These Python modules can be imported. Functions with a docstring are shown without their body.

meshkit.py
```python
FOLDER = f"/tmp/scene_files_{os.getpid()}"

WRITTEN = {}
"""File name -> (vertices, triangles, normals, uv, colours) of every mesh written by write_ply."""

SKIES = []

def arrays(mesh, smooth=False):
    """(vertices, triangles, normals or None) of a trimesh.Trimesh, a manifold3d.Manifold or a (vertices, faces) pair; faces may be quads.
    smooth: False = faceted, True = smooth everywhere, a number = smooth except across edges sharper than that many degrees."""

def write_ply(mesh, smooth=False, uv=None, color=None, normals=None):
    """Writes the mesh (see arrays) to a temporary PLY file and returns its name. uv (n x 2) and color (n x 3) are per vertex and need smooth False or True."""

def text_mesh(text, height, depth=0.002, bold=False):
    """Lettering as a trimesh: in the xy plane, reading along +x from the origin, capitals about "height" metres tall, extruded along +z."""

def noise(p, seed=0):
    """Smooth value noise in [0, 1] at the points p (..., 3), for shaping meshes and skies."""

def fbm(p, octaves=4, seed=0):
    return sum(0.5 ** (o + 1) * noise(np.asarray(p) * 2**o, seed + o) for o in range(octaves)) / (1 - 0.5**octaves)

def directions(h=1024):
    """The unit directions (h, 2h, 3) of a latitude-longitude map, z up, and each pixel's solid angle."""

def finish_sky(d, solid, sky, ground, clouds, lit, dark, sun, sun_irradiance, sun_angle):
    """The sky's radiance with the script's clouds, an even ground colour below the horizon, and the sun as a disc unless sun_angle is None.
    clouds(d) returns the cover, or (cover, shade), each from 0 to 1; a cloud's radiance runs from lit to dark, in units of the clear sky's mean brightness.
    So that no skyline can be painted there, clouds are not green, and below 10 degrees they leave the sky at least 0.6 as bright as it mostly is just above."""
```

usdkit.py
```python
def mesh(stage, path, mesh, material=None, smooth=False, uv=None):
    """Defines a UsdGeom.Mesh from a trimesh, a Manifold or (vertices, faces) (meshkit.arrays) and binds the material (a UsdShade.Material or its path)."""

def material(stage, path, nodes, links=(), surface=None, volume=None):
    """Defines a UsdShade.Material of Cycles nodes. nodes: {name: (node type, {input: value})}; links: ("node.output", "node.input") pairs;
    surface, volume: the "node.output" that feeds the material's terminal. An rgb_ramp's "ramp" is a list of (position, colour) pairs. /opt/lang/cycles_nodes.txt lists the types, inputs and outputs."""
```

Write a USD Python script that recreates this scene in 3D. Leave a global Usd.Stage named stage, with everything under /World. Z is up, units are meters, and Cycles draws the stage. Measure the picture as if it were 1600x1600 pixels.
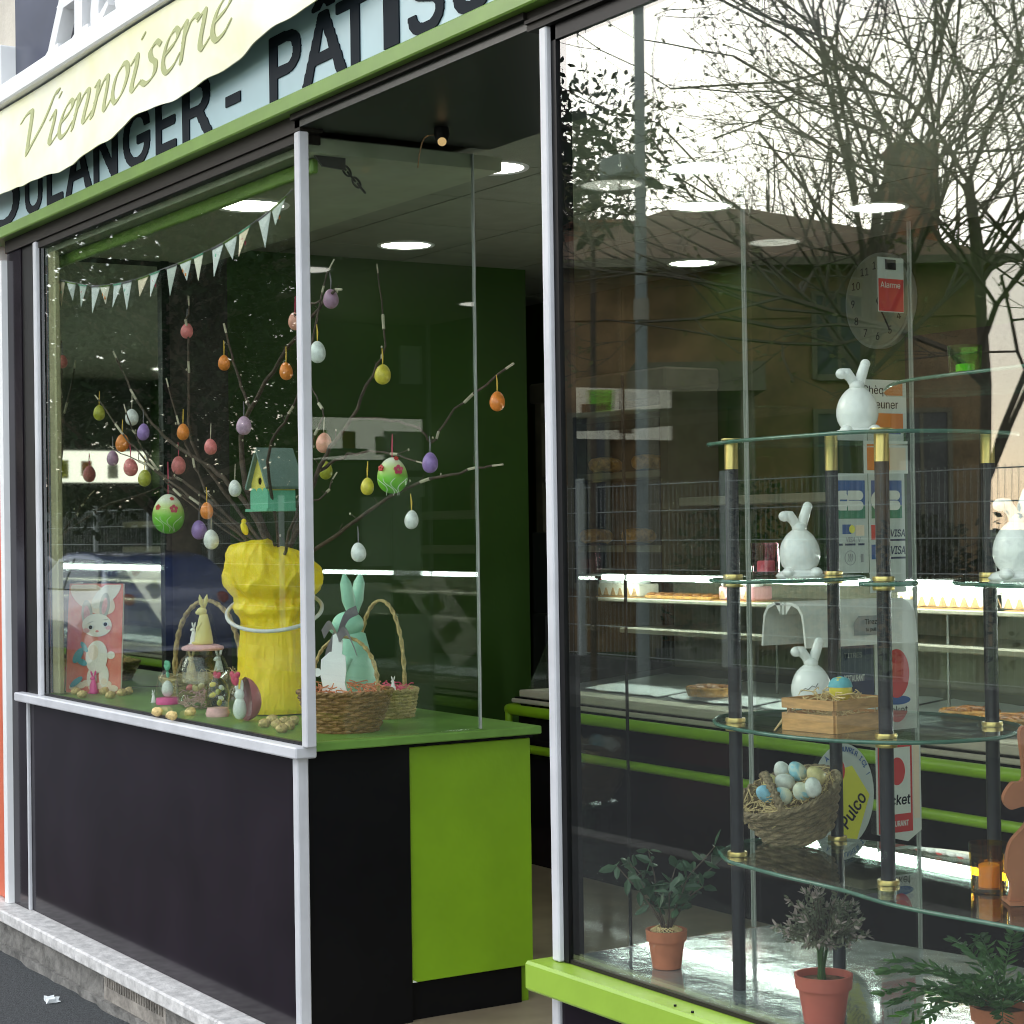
import math, random
import numpy as np, trimesh, usdkit, meshkit
from shapely.geometry import Polygon, Point, MultiPoint, LineString, box as sbox
from shapely.ops import unary_union
from shapely import affinity
from pxr import Usd, UsdGeom, UsdLux, UsdShade, Gf, Sdf, Vt

stage = Usd.Stage.CreateInMemory()
UsdGeom.SetStageUpAxis(stage, UsdGeom.Tokens.z); UsdGeom.SetStageMetersPerUnit(stage, 1.0)
world = UsdGeom.Xform.Define(stage, '/World'); stage.SetDefaultPrim(world.GetPrim())
UsdGeom.Scope.Define(stage, '/World/Looks')
rnd = random.Random(7); rng = np.random.default_rng(7)

# ---------------------------------------------------------------- camera
CAM = np.array([4.84, -2.321, 1.55]); YAW, PITCH, ROLL = np.radians(32.04), np.radians(.611), np.radians(.833); FPX = 3031.0
fw = np.array([-np.cos(YAW)*np.cos(PITCH), np.sin(YAW)*np.cos(PITCH), np.sin(PITCH)])
_r = np.cross(fw, [0, 0, 1]); _r /= np.linalg.norm(_r); _d = np.cross(fw, _r)
RT = _r*np.cos(ROLL)+_d*np.sin(ROLL); DN = -_r*np.sin(ROLL)+_d*np.cos(ROLL)
cam = UsdGeom.Camera.Define(stage, '/World/camera')
cam.CreateHorizontalApertureAttr(36.0); cam.CreateVerticalApertureAttr(36.0); cam.CreateFocalLengthAttr(36.0*FPX/1600)
cam.CreateClippingRangeAttr(Gf.Vec2f(.05, 2000))
m = Gf.Matrix4d(1.0)
for i, v in enumerate((RT, -DN, -fw)): m.SetRow(i, Gf.Vec4d(*map(float, v), 0))
m.SetRow(3, Gf.Vec4d(*map(float, CAM), 1)); cam.AddTransformOp().Set(m)
cam.CreateExposureAttr(EXPOSURE := 0.5)

# ---------------------------------------------------------------- sky and sun (bright overcast)
SUN_EL, SUN_AZ = math.radians(22), math.radians(229)
sdir = np.array([math.sin(SUN_AZ)*math.cos(SUN_EL), math.cos(SUN_AZ)*math.cos(SUN_EL), math.sin(SUN_EL)])
usdkit.material(stage, '/World/Looks/sky_look', {
    'c': ('texture_coordinate', {}), 'm': ('mapping', {'scale': (1.0, 1.0, 2.2)}),
    'n': ('noise_texture', {'scale': 1.7, 'detail': 5.0, 'roughness': .55}),
    'r': ('rgb_ramp', {'ramp': [(.32, (15, 17, 20)), (.66, (30, 30.2, 30.6))]}),
    's': ('sky_texture', {'sky_type': 'single_scattering', 'sun_disc': False, 'sun_elevation': SUN_EL, 'sun_rotation': SUN_AZ}),
    'x': ('mix_color', {'fac': .38, 'use_clamp': False}), 'b': ('background_shader', {'strength': .13})},
    [('c.generated', 'm.vector'), ('m.vector', 'n.vector'), ('n.fac', 'r.fac'), ('s.color', 'x.a'), ('r.color', 'x.b'), ('x.result', 'b.color')], surface='b.background')
dome = UsdLux.DomeLight.Define(stage, '/World/sky')
UsdShade.MaterialBindingAPI.Apply(dome.GetPrim()).Bind(UsdShade.Material.Get(stage, '/World/Looks/sky_look'))
dome.GetPrim().SetCustomDataByKey('kind', 'structure')
sun = UsdLux.DistantLight.Define(stage, '/World/sun'); sun.CreateAngleAttr(30.0); sun.CreateIntensityAttr(.2)
sun.CreateColorAttr(Gf.Vec3f(1, .96, .9)); sun.GetPrim().CreateAttribute('inputs:normalize', Sdf.ValueTypeNames.Bool).Set(True)
z = sdir; x = np.cross([0, 0, 1], z); x /= np.linalg.norm(x); y = np.cross(z, x)
m = Gf.Matrix4d(1.0)
for i, v in enumerate((x, y, z)): m.SetRow(i, Gf.Vec4d(*map(float, v), 0))
sun.AddTransformOp().Set(m)

# ---------------------------------------------------------------- helpers
def at(px, py, **k):
    """the point of the plane x/y/z = const that the photograph's pixel (of 1600) looks at"""
    d = RT*(px-800)/FPX + DN*(py-800)/FPX + fw
    (a, v), = k.items(); i = 'xyz'.index(a)
    return CAM + d*((v-CAM[i])/d[i])
def away(px, py, y):
    """a point of the street that the shop window mirrors at the pixel, y metres in front of the window"""
    p = at(px, py, y=y); p[1] = -p[1]; return p
used = {}
def numbered(parent, name):
    k = f'{parent}/{name}'; used[k] = used.get(k, -1)+1
    return k if used[k] == 0 else f'{k}_{used[k]:03d}'
def tag(p, label=None, cat=None, group=None, kind=None):
    for k, v in (('label', label), ('category', cat), ('group', group), ('kind', kind)):
        if v: p.SetCustomDataByKey(k, v)
    return p
LOC = {}
def thing(name, label, cat, loc=(0, 0, 0), group=None, kind=None):
    x = UsdGeom.Xform.Define(stage, numbered('/World', name)); x.AddTranslateOp().Set(Gf.Vec3d(*map(float, loc)))
    LOC[str(x.GetPath())] = np.asarray(loc, float)
    return str(tag(x.GetPrim(), label, cat, group, kind).GetPath())
def cat(ms): return trimesh.util.concatenate(list(ms)) if isinstance(ms, (list, tuple)) else ms
def obj(parent, name, ms, mat, smooth=False, label=None, kind=None):
    ms = cat(ms).copy(); top = '/'.join(parent.split('/')[:3])
    ms.vertices = ms.vertices - LOC.get(top, np.zeros(3))
    p = usdkit.mesh(stage, numbered(parent, name), ms, '/World/Looks/'+mat, smooth=smooth)
    tag(p.GetPrim(), label, None, None, kind); return str(p.GetPath())
def solo(name, label, cat_, ms, mat, smooth=False, group=None, kind=None):
    p = usdkit.mesh(stage, numbered('/World', name), cat(ms), '/World/Looks/'+mat, smooth=smooth)
    tag(p.GetPrim(), label, cat_, group, kind); LOC[str(p.GetPath())] = np.zeros(3); return str(p.GetPath())
def struct(name, ms, mat, smooth=False): return solo(name, None, None, ms, mat, smooth, kind='structure')

def bx(x0, x1, y0, y1, z0, z1, b=0.0):
    lo, hi = np.minimum((x0, y0, z0), (x1, y1, z1)), np.maximum((x0, y0, z0), (x1, y1, z1))
    if not b:
        t = trimesh.creation.box(extents=hi-lo); t.apply_translation((lo+hi)/2); return t
    pts = []
    for sx in (0, 1):
        for sy in (0, 1):
            for sz in (0, 1):
                c = np.where((sx, sy, sz), hi, lo); s = np.where((sx, sy, sz), -b, b)
                for k in range(3):
                    o = s.copy(); o[k] = 0; pts.append(c+o)
    return trimesh.convex.convex_hull(np.array(pts))
def tube(pts, r, n=8, closed=False):
    pts = np.asarray(pts, float); N = len(pts); r = np.broadcast_to(np.asarray(r, float), N)
    tg = np.roll(pts, -1, 0)-np.roll(pts, 1, 0) if closed else np.gradient(pts, axis=0)
    tg /= np.maximum(np.linalg.norm(tg, axis=1, keepdims=True), 1e-9)
    u = np.cross(tg[0], [0, 0, 1.0]);  u = np.array([1.0, 0, 0]) if np.linalg.norm(u) < .05 else u/np.linalg.norm(u)
    V = []
    a = np.arange(n)*2*np.pi/n
    for i in range(N):
        u = u-tg[i]*(u@tg[i]); u /= np.linalg.norm(u); w = np.cross(tg[i], u)
        V.append(pts[i]+r[i]*(np.cos(a)[:, None]*u+np.sin(a)[:, None]*w))
    V = np.vstack(V); F = []
    for i in range(N if closed else N-1):
        j = (i+1) % N
        for k in range(n):
            l = (k+1) % n; F += [(i*n+k, i*n+l, j*n+l), (i*n+k, j*n+l, j*n+k)]
    if not closed:
        V = np.vstack([V, pts[0], pts[-1]])
        for k in range(n):
            l = (k+1) % n; F += [(len(V)-2, l, k), (len(V)-1, (N-1)*n+k, (N-1)*n+l)]
    return trimesh.Trimesh(V, F, process=False)
def lathe(prof, n=24, loc=(0, 0, 0)):
    prof = np.asarray(prof, float); a = np.arange(n)*2*np.pi/n; N = len(prof)
    V = np.stack([prof[:, 0][:, None]*np.cos(a), prof[:, 0][:, None]*np.sin(a), np.repeat(prof[:, 1][:, None], n, 1)], -1).reshape(-1, 3); F = []
    for i in range(N-1):
        for k in range(n):
            l = (k+1) % n; F += [(i*n+k, i*n+l, (i+1)*n+l), (i*n+k, (i+1)*n+l, (i+1)*n+k)]
    t = trimesh.Trimesh(V, F, process=False); t.merge_vertices(); t.update_faces(t.nondegenerate_faces()); t.apply_translation(loc); return t
def eggm(w, h, loc, n=20, tilt=(0, 0)):
    t = np.linspace(0, np.pi, 15); zz = -np.cos(t); rr = np.sin(t)*(1-.13*zz)
    e = lathe(np.stack([rr*w/2, zz*h/2], 1), n)
    e.apply_transform(trimesh.transformations.euler_matrix(tilt[0], tilt[1], 0)); e.apply_translation(loc); return e
def ell(c, s, n=2, rot=None):
    e = trimesh.creation.icosphere(subdivisions=n); e.apply_scale(s)
    if rot is not None: e.apply_transform(trimesh.transformations.euler_matrix(*rot))
    e.apply_translation(c); return e
def prism(poly, t, o, U, V):
    """extrudes a 2D shape (coordinates along U and V from o) by t along U x V"""
    U, V = np.asarray(U, float), np.asarray(V, float); W = np.cross(U, V)
    poly = Polygon(poly) if isinstance(poly, (list, np.ndarray)) else poly
    out = []
    for g in getattr(poly, 'geoms', [poly]):
        if g.is_empty or g.area < 1e-9: continue
        e = trimesh.creation.extrude_polygon(g, abs(t), engine='earcut'); v = e.vertices.copy()
        e.vertices = np.asarray(o, float)+v[:, :1]*U+v[:, 1:2]*V+v[:, 2:]*W*np.sign(t)
        if t < 0: e.invert()
        out.append(e)
    return trimesh.util.concatenate(out)
def text(s, h, o, U, V, depth=.001, bold=False, width=None, slant=0):
    t = meshkit.text_mesh(s, h, 1.0, bold); v = t.vertices.copy()
    if width: v[:, 0] = (v[:, 0]-v[:, 0].min())*width/np.ptp(v[:, 0])
    v[:, 0] += slant*v[:, 1]
    U, V = np.asarray(U, float), np.asarray(V, float); W = np.cross(U, V)
    return trimesh.Trimesh(np.asarray(o, float)+v[:, :1]*U+v[:, 1:2]*V+v[:, 2:]*depth*W, t.faces, process=False)
def nib(strokes, w, ang=40, thick=.25):
    """calligraphy: polylines drawn with a broad nib, as a 2D shape"""
    a = math.radians(ang); nv = np.array([math.cos(a), math.sin(a)])*w/2; nt = np.array([-nv[1], nv[0]])*thick; out = []
    for s in strokes:
        s = smooth_line(s)
        for p, q in zip(s[:-1], s[1:]):
            out.append(MultiPoint([p+nv+nt, p-nv+nt, p+nv-nt, p-nv-nt, q+nv+nt, q-nv+nt, q+nv-nt, q-nv-nt]).convex_hull)
    return unary_union(out).simplify(w*.03)
def smooth_line(p, k=6):
    p = np.asarray(p, float)
    if len(p) < 3: return p
    q = np.vstack([2*p[0]-p[1], p, 2*p[-1]-p[-2]]); out = []
    for i in range(1, len(q)-2):
        for t in np.arange(k)/k:
            out.append(.5*((2*q[i])+(q[i+1]-q[i-1])*t+(2*q[i-1]-5*q[i]+4*q[i+1]-q[i+2])*t*t+(3*q[i]-q[i-1]-3*q[i+1]+q[i+2])*t**3))
    return np.array(out+[p[-1]])
def leaf_cloud(C, D, L, W, up=None):
    """many small folded leaves: centres, directions, lengths, widths"""
    C, D = np.asarray(C, float), np.asarray(D, float); n = len(C); D = D/np.linalg.norm(D, axis=1, keepdims=True)
    L, W = np.broadcast_to(L, n)[:, None], np.broadcast_to(W, n)[:, None]
    s = np.cross(D, rng.normal(size=(n, 3)) if up is None else up); s /= np.maximum(np.linalg.norm(s, axis=1, keepdims=True), 1e-9); nn = np.cross(D, s)
    P = np.stack([C, C+D*L*.35+s*W*.5+nn*W*.12, C+D*L*.75+s*W*.36+nn*W*.08, C+D*L, C+D*L*.75-s*W*.36+nn*W*.08, C+D*L*.35-s*W*.5+nn*W*.12, C+D*L*.5-nn*W*.05], 1)
    F = np.array([(6, 0, 1), (6, 1, 2), (6, 2, 3), (6, 3, 4), (6, 4, 5), (6, 5, 0)])
    return trimesh.Trimesh(P.reshape(-1, 3), (np.arange(n)[:, None, None]*7+F[None]).reshape(-1, 3), process=False)
def sticks(A, B, ra, rb, n=4):
    """many tapered sticks at once"""
    A, B = np.asarray(A, float), np.asarray(B, float); N = len(A); d = B-A; d /= np.maximum(np.linalg.norm(d, axis=1, keepdims=True), 1e-9)
    u = np.cross(d, [0.31, .2, .93]); u /= np.maximum(np.linalg.norm(u, axis=1, keepdims=True), 1e-9); w = np.cross(d, u)
    a = np.arange(n)*2*np.pi/n; ring = np.cos(a)[None, :, None]*u[:, None]+np.sin(a)[None, :, None]*w[:, None]
    V = np.concatenate([A[:, None]+ring*np.reshape(ra, (-1, 1, 1)), B[:, None]+ring*np.reshape(rb, (-1, 1, 1))], 1)
    F = []
    for k in range(n):
        l = (k+1) % n; F += [(k, l, n+l), (k, n+l, n+k)]
    F += [(n, n+k, n+k+1) for k in range(1, n-1)]
    return trimesh.Trimesh(V.reshape(-1, 3), (np.arange(N)[:, None, None]*2*n+np.array(F)[None]).reshape(-1, 3), process=False)

# ---------------------------------------------------------------- materials
def look(name, col, rough=.5, metal=0, var=0, scale=8, bump=0, bscale=60, spec=.5, speck=None, trans=0, coat=0, sss=0, col2=None, stretch=None, detail=4):
    nodes = {'p': ('principled_bsdf', {'base_color': col, 'roughness': rough, 'metallic': metal, 'specular_ior_level': spec, 'coat_weight': coat, 'transmission_weight': trans,
                                       'subsurface_weight': sss, 'subsurface_scale': .02})}
    links = []
    nodes['c'] = ('texture_coordinate', {})
    src = 'c.object'
    if stretch: nodes['m'] = ('mapping', {'scale': stretch}); links.append(('c.object', 'm.vector')); src = 'm.vector'
    if var or col2:
        c2 = col2 or tuple(min(1, c*(1+var)) for c in col); c1 = col if col2 else tuple(c*(1-var) for c in col)
        nodes['n'] = ('noise_texture', {'scale': scale, 'detail': detail, 'roughness': .6}); nodes['r'] = ('rgb_ramp', {'ramp': [(.3, c1), (.7, c2)]})
        links += [(src, 'n.vector'), ('n.fac', 'r.fac'), ('r.color', 'p.base_color')]
    if speck:
        nodes.update({'kn': ('noise_texture', {'scale': 26.0, 'detail': 9.0, 'roughness': .85}), 'kr': ('rgb_ramp', {'ramp': [(.67, (0, 0, 0)), (.73, (.4, .4, .4))]}), 'km': ('mix_color', {'b': speck})})
        links = [l for l in links if l[1] != 'p.base_color']+[(src, 'kn.vector'), ('kn.fac', 'kr.fac'), ('kr.color', 'km.fac'), ('r.color', 'km.a'), ('km.result', 'p.base_color')]
    if bump:
        nodes['bn'] = ('noise_texture', {'scale': bscale, 'detail': 4.0}); nodes['b'] = ('bump', {'strength': bump, 'distance': .01})
        links += [(src, 'bn.vector'), ('bn.fac', 'b.height'), ('b.normal', 'p.normal')]
    usdkit.material(stage, '/World/Looks/'+name, nodes, links, surface='p.BSDF')
def glass(name, tint=(.96, .98, .965), r0=.05, rough=0.0, dirt=0):
    """a window pane: see-through, with mirror reflections that grow at a grazing view"""
    nodes = {'t': ('transparent_bsdf', {'color': tint}), 'g': ('glossy_bsdf', {'color': (1, 1, 1), 'roughness': rough}), 'l': ('layer_weight', {'blend': .5}),
             'p': ('math', {'math_type': 'power', 'value2': 5.0}), 'a': ('math', {'math_type': 'multiply_add', 'value2': 1-r0, 'value3': r0}), 'x': ('mix_closure', {})}
    links = [('l.facing', 'p.value1'), ('p.value', 'a.value1'), ('a.value', 'x.fac'), ('t.BSDF', 'x.closure1'), ('g.BSDF', 'x.closure2')]
    out = 'x.closure'
    if dirt:
        nodes.update({'c': ('texture_coordinate', {}), 'n': ('noise_texture', {'scale': 3.0, 'detail': 8.0, 'roughness': .7}), 'r': ('rgb_ramp', {'ramp': [(.5, (0, 0, 0)), (.85, (dirt,)*3)]}),
                      'd': ('diffuse_bsdf', {'color': (.6, .6, .55)}), 'y': ('mix_closure', {})})
        links += [('c.object', 'n.vector'), ('n.fac', 'r.fac'), ('r.color', 'y.fac'), ('x.closure', 'y.closure1'), ('d.BSDF', 'y.closure2')]; out = 'y.closure'
    usdkit.material(stage, '/World/Looks/'+name, nodes, links, surface=out)
def lamp(name, col, s):
    usdkit.material(stage, '/World/Looks/'+name, {'e': ('emission', {'color': col, 'strength': s})}, surface='e.emission')
def foliage(name, c1, c2, tr=.3, rough=.45, spec=.4):
    usdkit.material(stage, '/World/Looks/'+name, {'g': ('geometry', {}), 'n': ('noise_texture', {'scale': 9.0, 'detail': 2.0}), 'r': ('rgb_ramp', {'ramp': [(.3, c1), (.7, c2)]}),
        'p': ('principled_bsdf', {'roughness': rough, 'specular_ior_level': spec}), 't': ('translucent_bsdf', {}), 'x': ('mix_closure', {'fac': tr})},
        [('g.position', 'n.vector'), ('n.fac', 'r.fac'), ('r.color', 'p.base_color'), ('r.color', 't.color'), ('p.BSDF', 'x.closure1'), ('t.BSDF', 'x.closure2')], surface='x.closure')
LIME = (.2, .37, .009)
look('asphalt', (.058, .062, .063), .9, var=.5, scale=70, bump=1.0, bscale=160, detail=6)
look('road_asphalt', (.024, .026, .027), .85, var=.25, scale=2, bump=.6, bscale=200)
look('concrete', (.11, .11, .10), .85, var=.25, scale=6, bump=.5, bscale=40)
look('plinth', (.2, .19, .17), .9, var=.55, scale=14, bump=1.0, bscale=55, detail=8)
look('plinth_cover', (.3, .27, .23), .9, var=.4, scale=20, bump=.6, bscale=80)
look('stone', (.6, .58, .55), .6, var=.3, scale=26, bump=.35, bscale=70, detail=8)
look('grass', (.06, .1, .025), .9, var=.4, scale=4, bump=1, bscale=80)
look('aluminium', (.56, .56, .57), .38, var=.12, scale=5, spec=.5, bump=.05, bscale=120)
look('aluminium_dull', (.34, .36, .33), .45, var=.1, scale=9)
look('brass_trim', (.45, .42, .25), .35, metal=.3, var=.1)
look('black_panel', (.0055, .0036, .0055), .12, var=.35, scale=3, spec=.22, speck=(.25, .24, .25), bump=.02, bscale=4)
look('black_matt', (.002, .002, .0023), .4, var=.3, scale=12, spec=.2)
look('dark_trim', (.012, .010, .007), .5, spec=.2, var=.3, scale=10, stretch=(1, 8, 8))
look('lime', LIME, .42, var=.12, scale=3, bump=.08, bscale=60, speck=(.3, .38, .16))
look('lime_ledge', (.26, .41, .04), .38, var=.06, scale=6, bump=.04, bscale=90)
look('lime_trim', (.13, .235, .03), .4, var=.12, scale=5, bump=.03)
look('lime_shelf', (.16, .3, .03), .35, var=.15, scale=9)
look('sign_blue', (.36, .5, .52), .35, var=.07, scale=3)
look('ink', (.004, .009, .014), .7, spec=.15)
look('white_paint', (.8, .8, .78), .45, var=.04, scale=6)
look('white_metal', (.75, .75, .74), .3, var=.05)
look('banner_cloth', (.9, .87, .48), .8, var=.05, scale=2.2, bump=.12, bscale=10, col2=(.92, .91, .76))
look('banner_ink', (.42, .44, .2), .7)
look('fascia_dark', (.03, .035, .06), .25, var=.3, scale=2)
look('red_paint', (.62, .13, .06), .45, var=.08)
look('render_wall', (.55, .5, .42), .9, var=.15, scale=3, bump=.3)
look('shop_floor', (.27, .21, .135), .5, var=.2, scale=5, detail=6)
look('ceiling_tile', (.22, .23, .17), .85, var=.08, scale=10, bump=.2, bscale=150)
look('display_ceiling', (.3, .32, .22), .8, var=.08)
look('ceiling_seam', (.12, .12, .1), .7)
look('green_wall', (.026, .072, .004), .6, var=.15, scale=1.5, bump=.05)
look('dark_wall', (.03, .026, .02), .7, var=.5, scale=6, bump=.4, bscale=30)
look('clock_dial', (.3, .31, .25), .5); look('grey_wall', (.1, .1, .085), .7, var=.15, scale=2)
look('soffit_dark', (.005, .008, .005), .35, var=.4, scale=4)
look('mirror', (.72, .76, .7), .02, metal=1)
look('slate_floor', (.13, .15, .15), .1, var=.4, scale=16, detail=8, bump=.1, bscale=14, spec=.8, coat=.5)
look('table_green', (.13, .26, .045), .38, var=.18, scale=8)
look('steel', (.55, .56, .55), .25, metal=.85, var=.08)
look('white_plastic', (.72, .73, .68), .3, var=.04)
look('black_post', (.016, .015, .02), .3, var=.3)
look('brass', (.72, .56, .22), .28, metal=.9, var=.1)
look('glass_edge', (.07, .16, .12), .12, var=.2, scale=30, spec=.8)
glass('window_glass', (.955, .985, .955), .078, dirt=.002)
glass('inner_glass', (.94, .975, .95), .04)
glass('shelf_glass', (.86, .95, .90), .06)
glass('jar_glass', (.95, .97, .95), .05)
lamp('lamp_light', (1, .97, .88), 4.5); lamp('tube_light', (.95, .98, 1), 28); lamp('menu_glow', (1, .96, .85), 1.6); lamp('bulb_glow', (1, .7, .3), .4)
look('lamp_ring', (.7, .7, .68), .4)
for n_, c_ in dict(white=(.82, .83, .8), cream=(.72, .6, .3), yellow=(.75, .62, .08), orange=(.85, .27, .05), pink=(.82, .24, .24), purple=(.36, .22, .55), mauve=(.42, .24, .36), lilac=(.6, .4, .55), olive=(.42, .42, .05), mint=(.36, .68, .5), skyblue=(.3, .6, .78), salmon=(.85, .4, .3)).items():
    look('egg_'+n_, c_, .27, var=.16, scale=70, bump=.12, bscale=120, detail=3)
usdkit.material(stage, '/World/Looks/egg_ombre', {'g': ('texture_coordinate', {}), 's': ('separate_xyz', {}), 'r': ('rgb_ramp', {'ramp': [(.1, (.12, .5, .03)), (.45, (.22, .6, .05)), (.65, (.6, .74, .22)), (.85, (.84, .86, .7))]}),
    'mr': ('map_range', {'from_min': -.068, 'from_max': .068}), 'p': ('principled_bsdf', {'roughness': .35})},
    [('g.object', 's.vector'), ('s.z', 'mr.value'), ('mr.result', 'r.fac'), ('r.color', 'p.base_color')], surface='p.BSDF')
usdkit.material(stage, '/World/Looks/egg_marbled', {'g': ('texture_coordinate', {}), 'n': ('noise_texture', {'scale': 28.0, 'detail': 3.0, 'distortion': 1.0}),
    'r': ('rgb_ramp', {'ramp': [(.38, (.3, .6, .72)), (.5, (.75, .78, .66)), (.62, (.82, .8, .62))]}), 'p': ('principled_bsdf', {'roughness': .4})},
    [('g.object', 'n.vector'), ('n.fac', 'r.fac'), ('r.color', 'p.base_color')], surface='p.BSDF')
look('twig', (.075, .05, .035), .75, var=.45, scale=30, bump=.4, bscale=120)
look('twig_pale', (.5, .45, .33), .7, var=.3, scale=40)
look('ribbon_pink', (.62, .06, .13), .5, var=.1); look('ribbon_grey', (.2, .18, .2), .35, var=.15, scale=30); look('ribbon_gold', (.75, .5, .06), .5)
look('bag_yellow', (.96, .68, .012), .5, var=.1, scale=9, bump=.9, bscale=16, sss=.15)
look('wicker_brown', (.3, .16, .06), .6, var=.45, scale=60, bump=.6, bscale=150)
look('wicker_straw', (.5, .37, .15), .65, var=.35, scale=60, bump=.6, bscale=150)
look('wicker_grey', (.27, .2, .115), .7, var=.4, scale=60, bump=.6, bscale=150); look('straw', (.68, .52, .26), .7, var=.25, scale=60); look('shred_orange', (.65, .25, .13), .6, var=.25, scale=40); look('shred_pink', (.72, .1, .2), .6, var=.25, scale=40)
look('shred_rose', (.8, .45, .45), .6, var=.2, scale=40)
look('ceramic', (.9, .9, .88), .22, var=.02, coat=.3)
look('ceramic_yellow', (.76, .68, .26), .4, var=.08, scale=20); look('ceramic_mint', (.33, .62, .45), .4, var=.08, scale=20)
look('box_pink', (.5, .15, .16), .35, var=.1); look('candle_pink', (.85, .1, .35), .4, var=.1); look('teal_print', (.12, .4, .45), .6)
look('foil_gold', (.7, .52, .22), .38, metal=.35, var=.3, scale=90, bump=.5, bscale=160)
look('house_yellow', (.72, .62, .12), .5, var=.06); look('house_green', (.16, .5, .33), .5, var=.06); look('house_roof', (.17, .25, .22), .55, var=.15)
look('wood_crate', (.5, .27, .1), .55, var=.3, scale=20, stretch=(1, 1, 6)); look('terracotta', (.5, .16, .08), .7, var=.15, scale=20); look('pot_red', (.5, .12, .09), .55, var=.1)
look('terracotta_wood', (.34, .12, .055), .55, var=.18, scale=12)
look('soil', (.18, .1, .05), .9, var=.5, scale=60, bump=1)
foliage('leaf_dark', (.02, .06, .025), (.06, .11, .06), .15, .3); foliage('leaf_heather', (.09, .11, .06), (.2, .2, .14), .2); foliage('heather_tip', (.3, .24, .22), (.46, .36, .34), .2); foliage('leaf_fern', (.02, .065, .014), (.06, .14, .03), .2)
glass('cup_pink', (.96, .68, .74), .06); glass('cup_orange', (.98, .74, .25), .06); glass('cup_green', (.62, .9, .38), .06)
look('wax', (.85, .6, .2), .4, sss=.3); look('wax_green', (.6, .85, .3), .4)
look('paper_white', (.74, .77, .76), .75, var=.06, scale=10, bump=.2, bscale=25); look('cake_cream', (.84, .78, .66), .6, var=.06, scale=30); look('cake_sponge', (.5, .3, .14), .8, var=.3, scale=60)
look('pastry', (.5, .24, .05), .5, var=.55, scale=35, bump=.6, bscale=60); look('tart', (.28, .11, .03), .3, var=.5, scale=60, bump=.5); look('berry', (.6, .08, .08), .3); look('cake_pink', (.78, .4, .42), .5, var=.1)
look('decal_white', (.72, .74, .68), .5, var=.04); look('decal_orange', (.78, .22, .02), .5); look('decal_blue', (.02, .09, .3), .5); look('decal_green', (.02, .2, .1), .5); look('decal_red', (.6, .03, .03), .5)
look('decal_navy', (.012, .02, .07), .45); look('decal_yellow', (.75, .72, .05), .5); look('decal_grey', (.3, .31, .32), .5); look('decal_pale', (.55, .6, .56), .5)
look('poster_red', (.72, .12, .07), .45, col2=(.82, .36, .26), scale=9, bump=0); look('poster_white', (.85, .8, .68), .5); look('poster_cream', (.85, .7, .52), .5); look('poster_grey', (.5, .49, .42), .5, var=.1, scale=20)
look('chain_metal', (.04, .04, .035), .5, metal=.3)
look('car_blue', (.012, .02, .06), .2, coat=1, var=.05); look('car_silver', (.3, .31, .33), .25, metal=.4, coat=.8); look('car_glass', (.03, .035, .04), .05); look('tyre', (.012, .012, .012), .8); look('lamp_red', (.1, .008, .008), .2)
look('brick', (.34, .15, .08), .85, var=.4, scale=7, bump=.6, bscale=20); look('house_stone', (.27, .17, .08), .9, var=.45, scale=2.2, bump=.8, bscale=9, detail=8); look('roof_tile', (.19, .115, .06), .85, var=.3, scale=5, bump=.6, bscale=18)
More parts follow.
